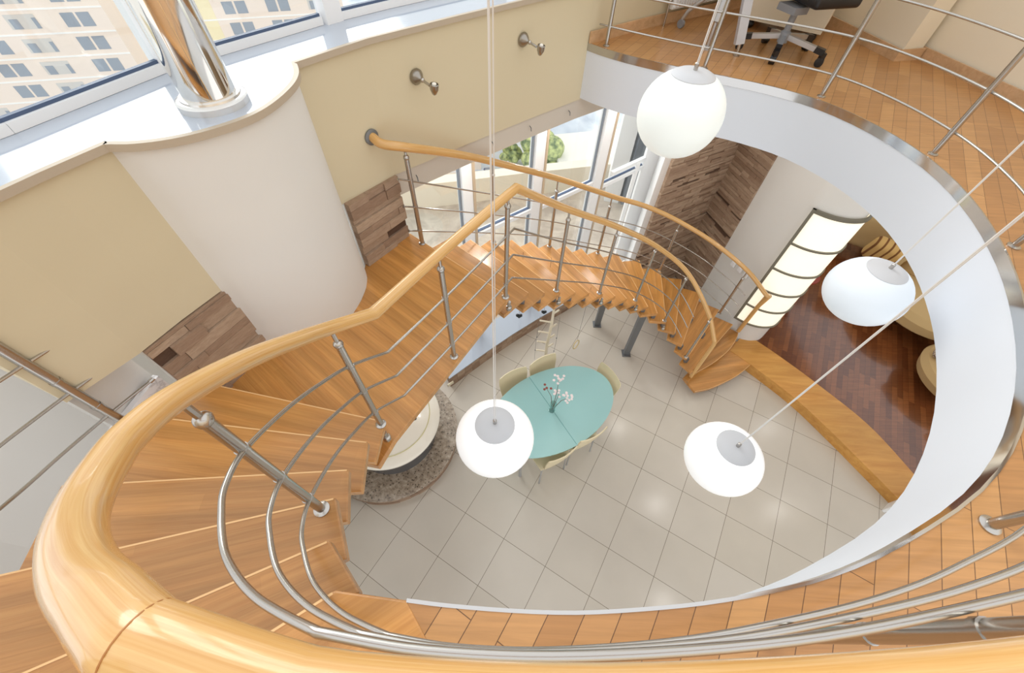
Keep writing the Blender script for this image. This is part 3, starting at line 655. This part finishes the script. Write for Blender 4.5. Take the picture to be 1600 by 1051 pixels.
# ================================================================== dining group
TC = Vector((.489, 2.07)); TA = math.radians(32.4)
def tl(u, v): return (TC.x+u*math.cos(TA)-v*math.sin(TA), TC.y+u*math.sin(TA)+v*math.cos(TA))
e = empty('dining_table', (TC.x, TC.y, 0), 'oval dining table with frosted teal glass top on the tiles', 'table')
el = lambda a, b_, n=72: [tl(a*math.cos(2*PI*i/n), b_*math.sin(2*PI*i/n)) for i in range(n)]
MB().prism(el(.760, .475), .738, .750).build('tabletop', M['teal'], e)
MB().bar((.223, 2.457, .7505), (.725, 1.674, .7505), .004, .002).build('joint_line', M['teal_edge'], e)
MB().strip(el(.60, .33)+el(.60, .33)[:1], .68, .737, .02, 1).build('table_frame', M['alu'], e)
for u, v in ((.52, .2), (.52, -.2), (-.52, .2), (-.52, -.2)):
    a = tl(u, v); MB().tube([(*tl(u*1.04, v*1.3), 0), (*a, .70)], .018, 12).build('leg', M['alu'], e)
def dining_chair(label):
    e = empty('dining_chair', (0, 0, 0), label, 'chair', 'beige chairs around the oval table')     # front towards +X
    def shell(pts, w, th, nm):
        vs = []; fs = []
        n = len(pts)
        for i, (x, z, ww, bow) in enumerate(pts):
            for j in range(7):
                t = j/3-1; vs.append((x+bow*(t*t), t*ww/2, z))
        m_ = n*7
        nv = [(v[0]-th*.8, v[1], v[2]-th*.5) for v in vs]
        for i in range(n-1):
            for j in range(6):
                a = i*7+j; fs += [(a, a+1, a+8, a+7), (m_+a+7, m_+a+8, m_+a+1, m_+a)]
        for j in range(6): fs += [(j+1, j, m_+j, m_+j+1), ((n-1)*7+j, (n-1)*7+j+1, m_+(n-1)*7+j+1, m_+(n-1)*7+j)]
        for i in range(n-1): fs += [(i*7, (i+1)*7, m_+(i+1)*7, m_+i*7), ((i+1)*7+6, i*7+6, m_+i*7+6, m_+(i+1)*7+6)]
        MB().add(vs+nv, fs, True).build(nm, M['chair_ply'], e)
    shell([(.20, .435, .36, 0), (.18, .452, .39, 0), (.0, .45, .40, .0), (-.17, .452, .38, .01)], .4, .014, 'seat')
    shell([(-.165, .455, .30, .01), (-.195, .50, .32, .015), (-.215, .60, .35, .02), (-.235, .72, .37, .025), (-.25, .80, .365, .028), (-.255, .835, .34, .03)], .38, .014, 'backrest')
    for sx, sy in ((.16, .16), (.16, -.16), (-.15, .16), (-.15, -.16)):
        MB().tube([(sx*1.15, sy*1.08, 0), (sx, sy, .435)], .010, 8).build('leg', M['alu'], e)
    MB().tube([(.16, .16, .43), (-.15, .16, .43), (-.15, -.16, .43), (.16, -.16, .43)], .009, 8, closed=True).build('seat_frame', M['alu'], e)
    return e
ch = [(.03, 2.46, 'beige dining chair behind the table, left one under the stair'), (.375, 2.67, 'beige dining chair behind the table, in front of the white branch stand'), (1.165, 2.52, 'beige dining chair at the right end of the teal table'),
      (.905, 1.755, 'beige dining chair at the near long side, right of the two'), (.575, 1.525, 'beige dining chair at the near long side, left of the two')]
dirs = [-58, -58, 212, 122, 122]
c0 = None
for (x, y, lab), dg in zip(ch, dirs):
    d = math.radians(dg); loc = (x+.235*math.cos(d), y+.235*math.sin(d), 0)
    if c0 is None: c0 = dining_chair(lab); c0.location = loc; c0.rotation_euler.z = d
    else: copy_tree(c0, loc, d, lab)
# vase with blossom
V = (.478, 2.045, .75)
tag(MB().lathe([(.03, 0), (.036, .004), (.026, .03), (.03, .10), (.038, .16), (.035, .16), (.027, .10), (.022, .03), (.006, .012)], V, 24).build('glass_vase', M['vase_glass']), 'small clear glass vase on the teal glass table', 'vase')
e = empty('blossom_branch', (V[0], V[1], V[2]+.02), 'pinkish white blossom branch standing in the glass vase', 'flower')
tips = [((.0, .02, .62), 9, 'blossom'), ((.12, -.03, .33), 12, 'blossom'), ((-.10, .03, .40), 4, 'blossom_red'), ((.03, .0, .36), 8, 'blossom')]
st = MB(); R_ = random.Random(2)
for (dx, dy, dz), k_, mm in tips:
    p0 = Vector((V[0], V[1], V[2]+.02)); p3 = p0+Vector((dx, dy, dz)); st.tube([p0, p0.lerp(p3, .5)+Vector((.01, .01, .06)), p3], [.0035, .003, .002], 6)
    mb = MB()
    for i in range(k_):
        q = p3+Vector((R_.uniform(-.05, .05), R_.uniform(-.04, .04), R_.uniform(-.06, .05)))
        for a in range(5):
            mb.ball((q.x+.008*math.cos(a*1.257), q.y+.008*math.sin(a*1.257), q.z), (.007, .007, .005), 8, 5)
        mb.ball(tuple(q), .006, 6, 4)
    mb.build('blossom', M[mm], e)
st.build('twig', M['bark'], e)

# ================================================================== round fireplace
e = empty('round_fireplace', (-1.32, 1.90, 0), 'round white domed fireplace on a speckled granite plinth under the landing', 'fireplace')
PCx = (-1.403, 1.955)
def disc(c, R, n=96): return [(c[0]+R*math.cos(2*PI*i/n), min(c[1]+R*math.sin(2*PI*i/n), 3.84+.84*(c[0]+R*math.cos(2*PI*i/n)))) for i in range(n)]
MB().prism(disc(PCx, .80), .13, .150).build('granite_slab', M['granite'], e)
mb = MB(); R_ = random.Random(5); a = 0
while a < 2*PI:
    w = R_.uniform(.1, .3)
    if .95 < a < 3.0: a += w; continue
    for z0_, z1_ in ((0, .045), (.045, .09), (.09, .13)):
        n0 = 4; R1 = .79+R_.choice([0, .004, -.004]); tone = R_.uniform(.2, 1)
        mb.prism([(PCx[0]+q*math.cos(a+w*i/n0), PCx[1]+q*math.sin(a+w*i/n0)) for q, rg in ((R1, range(n0+1)), (.6, range(n0, -1, -1))) for i in rg], z0_, z1_-.001, tone)
    a += w
mb.build('stone_plinth', M['stone'], e)
DC = (-1.345, 1.94)
MB().lathe([(.485, .15), (.485, .40), (.49, .42), (.495, .56), (.48, .57)], (*DC, 0), 72).build('firebox', mat('dark smoked glass', (.10, .10, .105), .2), e)
DC2 = (-1.335, 1.925)
MB().lathe([(.50, .56), (.568, .57), (.574, .60), (.556, .63), (.47, .665), (.35, .70), (.2, .725), (.02, .735)], (*DC2, 0), 96).build('dome', M['enamel'], e)
MB().tube([(DC2[0]+.47*math.cos(t/60*2*PI), DC2[1]+.47*math.sin(t/60*2*PI), .667) for t in range(60)], .0045, 6, closed=True).build('dome_line', M['yellow_line'], e)
# hearts, hoop
def heart(x, y, z, sc, zt, label, rz=0):
    e = empty('heart_ornament', (x, y, z), label, 'ornament', 'dark hanging hearts', rz)
    pts = []
    for i in range(28):
        t = 2*PI*i/28; pts.append((16*math.sin(t)**3/16*sc, (13*math.cos(t)-5*math.cos(2*t)-2*math.cos(3*t)-math.cos(4*t))/16*sc))
    vs = [(p[0], s_*sc*.22, p[1]) for s_ in (-1, 1) for p in pts]; n = 28
    fs = [(i, (i+1) % n, n+(i+1) % n, n+i) for i in range(n)]+[tuple(range(n)), tuple(range(n, 2*n))[::-1]]
    ob = MB().add(vs, fs).build('heart', M['heart']); ob.parent = e
    ob = MB().tube([(0, 0, sc*.4), (0, 0, zt-z)], .0012, 5).build('string', M['heart']); ob.parent = e
heart(.066, 2.83, 1.40, .035, 2.3, 'dark heart hanging in front of the white ledge, left of the branch stand')
heart(.337, 2.90, 1.40, .03, 2.2, 'dark heart hanging at the top of the white branch stand')
heart(-.901, 1.661, 1.20, .032, ZL-.05, 'dark heart hanging above the white fireplace dome')
e = empty('hanging_hoop', (.744, 2.774, 1.0), 'thin wooden hoop hanging on a string beside the dining table', 'ornament')
ob = MB().tube([(.045*math.cos(t/24*2*PI)*.75, .03*math.cos(t/24*2*PI), 0.075*math.sin(t/24*2*PI)) for t in range(24)], .007, 6, closed=True).build('hoop', mat('pale cane', srgb(206, 184, 140), .6)); ob.parent = e
ob = MB().tube([(0, 0, .06), (0, 0, .95)], .0015, 5).build('string', M['heart']); ob.parent = e
# branch stand
e = empty('branch_stand', (.485, 3.20, 0), 'white painted branch stand with pegs between kerb and dining chair', 'stand')
MB().tube([(.485, 3.20, 0), (.47, 3.18, .4), (.49, 3.2, .8), (.48, 3.17, 1.22)], [.022, .02, .018, .014], 10).build('trunk', M['white_wood'], e)
MB().lathe([(.07, 0), (.07, .02), (.03, .04)], (.485, 3.2, 0), 28).build('foot', M['white_wood'], e)
for i, (z, s_) in enumerate(((.25, -1), (.45, -1), (.66, -1), (.88, -1), (1.05, 1), (1.18, -1), (1.2, 1), (.36, 1), (.56, 1), (.78, 1))):
    L = .15 if s_ < 0 else .07
    MB().tube([(.482-s_*-.01, 3.185, z), (.482+s_*L, 3.185+.02*s_, z+.05)], .011, 8).build('peg', M['white_wood'], e)
for s_ in (-.15, .09):
    MB().tube([(.48+s_, 3.17, 1.0-.0), (.48+s_*1.1, 3.15, .5), (.48+s_, 3.17, .06)], .0018, 5).ball((.48+s_*1.05, 3.155, .6), .009, 8, 6).ball((.48+s_*1.05, 3.16, .3), .009, 8, 6).build('garland', M['steel_dark'], e)
# white marble panel
PD = math.atan2(-.315, -.045)
tag(MB().strip([(-1.705, .965), (-1.745, .64)], 1.6, 3.05, .03, -1).build('marble_panel', M['marble']), 'white marble panel on the wall beside the upper steps', 'panel')

# ================================================================== lit panel on the curved wall
e = empty('wall_light', (3.3, 3.64, .5), 'tall curved light panel of five glowing fields in a grey frame', 'lamp')
i0 = next(i for i, p in enumerate(CU) if p[0] > 3.105); arc = offset(CU[i0:i0+26], -.012)
zb, zt = .50, 2.26; zs = [zb+(zt-zb)*t for t in (0, .21, .42, .62, .80, 1.0)]
zs = [.50, .80, 1.115, 1.45, 1.83, 2.27]
for i in range(5): MB().strip(arc, zs[i]+.012, zs[i+1]-.012, .012, -1, True).build('glowing_field', M['panel_glow'], e)
for i, z in enumerate(zs): MB().strip(arc, z-.010 if i < 5 else z-.03, z+.010, .03, -1, True).build('cross_bar', M['frame_grey'], e)
MB().strip([arc[0], arc[1]], zb, zt+.02, .035, -1).build('side_bar', M['frame_grey'], e)
# light switches
for i, (x, y, z) in enumerate(((2.967, 4.217, 1.06), (3.008, 4.09, 1.08), (3.045, 3.975, 1.10))):
    e = empty('light_switch', (x, y, z), ['left', 'middle', 'right'][i]+' one of three white light switches on the pale wall by the handrail', 'switch', 'light switches on the pale wall')
    MB().box((x-.012, y-.004, z), (.016, .07, .08), math.radians(18)).build('switch_plate', M['pvc'], e)
    MB().box((x-.022, y-.007, z), (.008, .045, .055), math.radians(18)).build('rocker', M['pvc'], e)

# ================================================================== lounge furniture
def blob_box(c, s, rz=0, sub=2, bev=.3):
    bm = bmesh.new(); bmesh.ops.create_cube(bm, size=1)
    for v in bm.verts: v.co = Vector((v.co.x*s[0], v.co.y*s[1], v.co.z*s[2]))
    bmesh.ops.bevel(bm, geom=bm.edges[:]+bm.verts[:], offset=min(s)*bev, segments=4, profile=.5, affect='EDGES')
    R = Matrix.Rotation(rz, 3, 'Z'); vs = [R @ v.co+Vector(c) for v in bm.verts]; fs = [[v.index for v in f.verts] for f in bm.faces]
    bm.verts.index_update(); fs = [tuple(v.index for v in f.verts) for f in bm.faces]; bm.free()
    return MB().add(vs, fs, True)
e = empty('sofa', (6.1, 4.5, r), 'beige corner sofa at the far side of the dark parquet', 'sofa')
blob_box((6.60, 4.98, r+.24), (1.5, 1.8, .40), math.radians(-30)).build('seat', M['fabric'], e)
blob_box((7.15, 5.1, r+.50), (.35, 2.0, .70), math.radians(-30)).build('backrest', M['fabric'], e)
blob_box((5.75, 5.75, r+.50), (1.5, .35, .60), math.radians(-30)).build('backrest', M['fabric'], e)
MB().lathe([(.55, .22), (.66, .30), (.66, .42), (.58, .50), (.1, .53)], (6.05, 4.16, r), 40).build('rounded_end', M['fabric'], e)
for (x, y, s_, mm, lab) in ((5.62, 4.98, (.46, .22, .42), 'stripe', 'striped ochre cushion on the sofa next to the lit panel'), (6.05, 4.62, (.50, .22, .42), 'fabric', 'plain beige cushion beside the striped cushion')):
    o = blob_box((0, 0, 0), s_, 0, bev=.42).build('cushion', M[mm]); o.location = (x, y, r+.62); o.rotation_euler = (.35, .1, math.radians(-35)); tag(o, lab, 'cushion', 'cushions on the sofa')
e = empty('armchair', (5.95, 2.95, r), 'round beige armchair at the edge of the dark parquet', 'armchair')
MB().lathe([(.40, .10), (.52, .16), (.56, .28), (.52, .36), (.2, .39)], (5.95, 2.95, r), 48).build('seat', M['fabric'], e)
MB().strip([(5.95+.52*math.cos(math.radians(a)), 2.95+.52*math.sin(math.radians(a))) for a in range(-100, 90, 8)], r+.2, r+.62, .12, 1, True).build('backrest', M['fabric'], e)
for a in (45, 135, 225, 315): MB().tube([(5.95+.3*math.cos(math.radians(a)), 2.95+.3*math.sin(math.radians(a)), r), (5.95+.28*math.cos(math.radians(a)), 2.95+.28*math.sin(math.radians(a)), r+.12)], .015, 8).build('leg', M['steel'], e)
o = blob_box((0, 0, 0), (.36, .14, .34), 0, bev=.42).build('cushion', M['spotted']); o.location = (5.72, 3.18, r+.47); o.rotation_euler = (1.1, .2, .5); tag(o, 'spotted pinkish cushion on the round armchair', 'cushion')
e = empty('side_table', (4.38, 4.62, r), 'small red brown side table behind the lit panel edge', 'table')
MB().lathe([(.20, .40), (.22, .41), (.22, .43), (.2, .44)], (4.38, 4.62, r), 30).build('table_top', M['red'], e)
for a in (30, 150, 270): MB().tube([(4.38+.2*math.cos(math.radians(a)), 4.62+.2*math.sin(math.radians(a)), r), (4.38+.1*math.cos(math.radians(a)), 4.62+.1*math.sin(math.radians(a)), r+.40)], .018, 8).build('leg', M['red'], e)

# ================================================================== office on the gallery
BB = wood('beech baseboard', srgb(214, 172, 130), srgb(232, 194, 152), .4)
struct(MB().strip([(.47, 3.612), (1.0, 4.05), (1.6, 4.48), (2.45, 5.03)], ZU, ZU+.075, .014, -1).build('baseboard_facade', BB))
struct(MB().strip([(1.0, 4.06), (1.6, 4.5), (2.6, 5.16)], ZS-.03, 6.4, .1, 1).build('wall_facade', M['cream_light']))
PW = [(2.47, 4.75), (2.51, 4.17), (2.746, 3.554), (2.95, 3.64)]
struct(MB().strip([(2.35, 5.0), (2.47, 4.6), (2.746, 3.554), (2.93, 3.62)], ZU, 6.4, .12, 1).build('wall_office', M['cream_light']))
struct(MB().strip([(2.46, 4.6), (2.735, 3.545), (2.935, 3.61)], ZU, ZU+.075, .015, -1).build('baseboard_office', BB))
struct(MB().strip([(2.90, 3.90), (3.19, 2.843), (3.55, 1.5), (3.8, .5)], ZU, 6.4, .12, 1).build('wall_office', M['cream_light']))
struct(MB().strip([(2.885, 3.89), (3.175, 2.84), (3.53, 1.5), (3.78, .5)], ZU, ZU+.075, .015, -1).build('baseboard_office', BB))
# radiator on the facade wall
d_ = Vector((.80, .60)); n_w = Vector((.60, -.80))
a = Vector((1.12, 4.12))+n_w*.035; b_ = a+d_*1.05
e = empty('radiator', (a.x, a.y, ZU), 'white ribbed radiator on the wall behind the desk', 'radiator')
mb = MB().bar((a.x, a.y, ZU+.36), (b_.x, b_.y, ZU+.36), .03, .50)
for i in range(32):
    p = a+d_*(1.05*(i+.5)/32)+n_w*.02; mb.box((p.x, p.y, ZU+.36), (.012, .02, .47), math.atan2(d_.y, d_.x))
mb.build('panel', M['pvc'], e)
p = a-d_*.03; MB().tube([(p.x, p.y, ZU), (p.x, p.y, ZU+.18), (a.x+.03, a.y+.02, ZU+.18)], .009, 8).ball((p.x, p.y, ZU+.17), .022, 10, 8).build('valve', M['steel'], e)
# desk legs, drawer unit
e = empty('desk', (1.75, 4.0, ZU), 'pale office desk on slanted grey legs near the gallery edge', 'desk')
MB().box((1.72, 3.86, ZU+.73), (1.1, .5, .03), math.radians(35)).build('desktop', M['cream_light'], e)
for (x0, y0, x1, y1) in ((1.546, 3.503, 1.42, 3.62), ):
    MB().bar((x0-.01, y0+.01, ZU+.07), (x1, y1, ZU+.72), .045, .06).build('leg', mat('desk leg grey', (.55, .57, .62), .4, .3), e)
    MB().tube([(x0, y0, ZU+.012), (x0-.005, y0+.005, ZU+.075)], .012, 10).lathe([(.024, 0), (.024, .008), (.012, .014)], (x0, y0, ZU), 16).build('foot', M['steel'], e)
e = empty('drawer_unit', (2.15, 4.15, ZU), 'low pale drawer unit on castors behind the office chair', 'cabinet')
MB().box((2.13, 4.16, ZU+.33), (.58, .42, .54), math.radians(-32)).build('body', M['cream_light'], e)
for u, v in ((-.24, -.17), (.24, -.17), (.24, .17), (-.24, .17)):
    x = 2.13+u*math.cos(math.radians(-32))-v*math.sin(math.radians(-32)); y = 4.16+u*math.sin(math.radians(-32))+v*math.cos(math.radians(-32))
    MB().ball((x, y, ZU+.03), (.03, .03, .03), 12, 8).build('castor', M['black'], e)
# silver floor stand with castor
e = empty('rolling_stand', (1.30, 3.95, ZU), 'grey tubular rolling stand beside the radiator', 'stand')
MB().tube([(1.246, 4.051, ZU+.06), (1.27, 4.03, ZU+.12), (1.42, 3.93, ZU+.30), (1.55, 3.90, ZU+.55)], .014, 10).build('frame', M['alu'], e)
MB().lathe([(.03, -.012), (.03, .012)], (1.246, 4.051, ZU+.03), 16, (.8, .6, 0)).build('castor', M['grey_plastic'], e)
MB().lathe([(.02, 0), (.03, .01), (.03, .16), (.02, .17), (.014, .18), (.014, .6)], (1.36, 3.62, ZU+.16), 20, (.12, .1, 1)).build('canister', M['alu'], e)
MB().tube([(1.36, 3.62, ZU), (1.36, 3.62, ZU+.18)], .012, 8).lathe([(.05, 0), (.05, .008)], (1.36, 3.62, ZU), 16).build('foot', M['alu'], e)
# office chair
OC = (1.84, 3.53)
e = empty('office_chair', (*OC, ZU), 'black and grey office swivel chair on a five star base', 'chair')
cast = [(1.756, 3.374), (2.083, 3.368), (2.12, 3.68), (1.85, 3.80), (1.60, 3.64)]
for (x, y) in cast:
    p0 = Vector((*OC, ZU+.13)); p1 = Vector((x, y, ZU+.085)); m1 = p0.lerp(p1, .78)
    s_ = MB().bar(p0, m1, .035, .03).build('star_arm', M['alu'], e)
    q = MB().bar(m1, p1, .04, .035).bar(p1, (x, y, ZU+.045), .035, .03).build('arm_tip', M['black'], e)
    n2 = Vector((-(y-OC[1]), x-OC[0], 0)).normalized()
    w_ = MB().lathe([(.015, -.022), (.028, -.02), (.028, .02), (.015, .022)], (x, y, ZU+.028), 18, n2).build('castor', M['black'], e)
    MB().lathe([(.016, -.0235), (.02, -.0235), (.02, .0235), (.016, .0235)], (x, y, ZU+.028), 18, n2).build('castor_ring', M['alu'], w_)
MB().lathe([(.035, .09), (.035, .15), (.022, .16), (.022, .26), (.03, .27)], (*OC, ZU), 18).build('column', M['grey_plastic'], e)
MB().box((OC[0]-.02, OC[1]+.02, ZU+.28), (.12, .16, .04), .4).build('mechanism', M['grey_plastic'], e)
blob_box((OC[0]+.13, OC[1]+.08, ZU+.355), (.36, .44, .08), .3).build('seat', M['black'], e)
blob_box((OC[0]+.30, OC[1]+.05, ZU+.75), (.06, .46, .55), .3).build('backrest', M['black'], e)
o = blob_box((0, 0, 0), (.30, .26, .07), 0, bev=.42).build('cushion', M['cream_light']); o.location = (OC[0]+.03, OC[1]+.06, ZU+.435); tag(o, 'small pale seat cushion on the office chair', 'cushion')

# ================================================================== fill lights added out of view to brighten the lower level
FILLS = [(x, y, ZC-.002) for x, y in ((2.75, .6), (2.9, 2.2), (3.9, 3.0), (4.3, 4.6), (5.6, 3.9), (5.2, 2.2), (2.35, 3.75))]+[(-.35, 3.12, 3.158), (.40, 3.82, 3.158), (1.15, 4.45, 3.158)]
for i, (x, y, zc) in enumerate(FILLS):
    e = empty('fill_light', (x, y, zc), 'small round added fill light '+['over the tiles near the gallery side', 'over the oak border', 'over the near dark parquet', 'behind the curved lit wall', 'over the sofa', 'over the round armchair', 'over the foot of the stair', 'over the tall windows, left end', 'over the tall windows, middle', 'over the tall windows, right end'][i], 'lamp', 'added fill lights in the lower ceiling')
    MB().lathe([(.05, -.012), (.055, -.006), (.055, .0)], (x, y, zc), 20).build('trim_ring', M['steel'], e)
    L = bpy.data.lights.new('fill_lamp', 'AREA'); L.shape = 'DISK'; L.size = .13; L.energy = FILL_W; L.color = (1, .97, .93)
    lo_ = bpy.data.objects.new('fill_lamp', L); COL.objects.link(lo_); lo_.parent = e; lo_.location = (0, 0, -.016)

# ================================================================== outside
struct(MB().prism([(-1.8, 2.44), (2.6, 6.13), (5.5, 8.6), (5, 9.0), (-4, 7.4), (-4, 3)], -.2, -.02).build('floor', M['terrace']), 'stone paved terrace outside the tall windows')
tag(MB().strip([(-4, 6.0), (-1.05, 6.80), (.17, 7.17), (.71, 7.316), (3.2, 8.0)], -.02, .47, .25, 1).build('parapet', M['parapet']), 'cream parapet wall around the terrace', 'wall')
tag(MB().prism([(1.70, 7.1), (1.98, 7.05), (2.0, 7.4), (1.75, 7.45)], -.02, 5).build('terrace_column', M['pvc']), 'white column standing outside at the terrace edge', 'column')
tag(MB().prism([(2.03, 7.0), (3.4, 7.2), (3.4, 7.6), (2.03, 7.4)], -.02, 3.1).build('cladding_screen', M['grey_clad']), 'grey blue cladding right of the white outside column', 'wall')
ZG = -42
struct(MB().prism([(-220, 5), (220, 5), (220, 260), (-220, 260)], ZG-1, ZG).build('floor', M['street']), 'pale street far below')
# big peach apartment block
def apartment(name, P0, dg, z_ref, nfl, up, cols, label, wallm, width, x_start):
    d = Vector((math.cos(math.radians(dg)), math.sin(math.radians(dg)), 0)); n = Vector((d.y, -d.x, 0)); P0 = Vector((*P0, 0))
    e = empty(name, (P0.x, P0.y, ZG), label, 'building')
    a = P0+d*x_start; b_ = a+d*width; zt = z_ref+up*3.0+2
    MB().prism([(a.x, a.y), (b_.x, b_.y), (b_.x-n.x*12, b_.y-n.y*12), (a.x-n.x*12, a.y-n.y*12)], ZG, zt).build('wall', wallm, e)
    mb = MB()
    for k in range(-nfl, up+1):
        z = z_ref+k*3.0+.55; c = (a+b_)/2+n*.03; mb.box((c.x, c.y, z), (width, .06, .22), math.radians(dg))
    mb.build('floor_band', M['apartment_line'], e)
    for k in range(-nfl, up+1):
        zt_ = z_ref+k*3.0
        mbw = MB(); mbr = MB(); mbf = MB()
        for (x, kind) in cols:
            p = P0+d*x+n*.02
            if kind == 'pair':
                for xx in (.95, 3.0):
                    q = p+d*xx; mbw.box((q.x, q.y, zt_-.9), (1.7, .04, 1.75), math.radians(dg)); q2 = q+n*.03; mbf.box((q2.x, q2.y, zt_-.9), (.07, .05, 1.75), math.radians(dg))
            else:
                q = p+d*1.9; mbr.box((q.x, q.y, zt_-.9), (3.8, .03, 1.8), math.radians(dg)); q2 = p+d*.9+n*.03; mbw.box((q2.x, q2.y, zt_-1.15), (1.1, .05, 1.2), math.radians(dg)); q2 = p+d*3.5+n*.03; mbw.box((q2.x, q2.y, zt_-1.1), (.5, .05, 1.3), math.radians(dg))
        w = mbw.build('window_row', M['apt_glass'], e)
        if mbf.f: mbf.build('window_bar', M['apartment_line'], w)
        if mbr.f: mbr.build('balcony_recess', M['apt_recess'], e)
apartment('apartment_building', (-69.4, 71.7), 17, -19.46, 4, 4, [(0, 'pair'), (-7, 'bal'), (-13, 'pair'), (-20, 'bal'), (-26, 'pair'), (-33, 'bal')], 'tall peach apartment block with rows of paired windows at upper left', M['apartment'], 52, -46)
apartment('apartment_building', (-53, 86), 20, -24, 3, 4, [(0, 'pair'), (7, 'pair'), (14, 'bal')], 'peach and white apartment block seen right of the chrome pole', M['apartment'], 24, -4)
tag(MB().prism([(-58.5, 84), (-54.5, 85.4), (-56, 90), (-60, 88)], ZG, -6).build('stair_tower', M['apartment_yellow']), 'yellow stair tower of the far apartment block', 'building')
apartment('apartment_building', (-28, 100), -12, -26, 2, 4, [(0, 'pair'), (6, 'bal'), (12, 'pair')], 'distant pale apartment block with yellow strip', M['apartment'], 22, -3)
def tree(x, y, z, R, label):
    e = empty('street_tree', (x, y, z), label, 'tree', 'trees in the street')
    rr = random.Random(int(x*7+y)); mb = MB()
    for i in range(14):
        mb.ball((x+rr.uniform(-1, 1)*R*.7, y+rr.uniform(-1, 1)*R*.7, z+R*1.1+rr.uniform(-.5, .6)*R), R*rr.uniform(.3, .55), 10, 7)
    mb.build('crown', M['leaf'], e); MB().tube([(x, y, z), (x, y, z+R)], .3, 8).build('trunk', M['bark'], e)
tree(4, 78, ZG, 4.5, 'green tree below, left of the white roofed hall'); tree(-10, 94, ZG, 4, 'yellow green tree in the street left of the wide mullion'); tree(-2.0, 80, ZG, 2.2, 'smaller green tree in the street')
e = empty('market_hall', (12, 76, ZG), 'long white roofed hall in the street below', 'building')
MB().prism([(8, 72), (22, 76), (20, 86), (6, 82)], ZG, ZG+5).build('wall', M['roof_white'], e); MB().prism([(7.4, 71.6), (22.6, 75.6), (20.4, 86.6), (5.4, 82.4)], ZG+5, ZG+5.6).build('roof', M['roof_white'], e)
e = empty('street_house', (-12, 78, ZG), 'peach house standing in the street below the left window bay', 'building')
MB().prism([(-18, 76), (-8, 78), (-9, 88), (-19, 86)], ZG, ZG+12).build('wall', M['apartment'], e); MB().box((-13, 76.9, ZG+7), (7, .1, 1.6), .2).build('window', M['apt_glass'], e)
for i, (x, y) in enumerate(((-6, 75), (-2.5, 70), (-10, 70))):
    e = empty('parked_car', (x, y, ZG), ('dark blue parked car in the street', 'pale parked car in the street', 'grey parked car near the peach house')[i], 'car', 'parked cars')
    blob_box((x, y, ZG+.75), (1.8, 4.3, .8), .3).build('body', mat('car paint', ((.08, .1, .2), (.7, .7, .72), (.3, .32, .36))[i], .3), e); blob_box((x, y, ZG+1.35), (1.6, 2.2, .6), .3).build('cabin', M['apt_glass'], e)
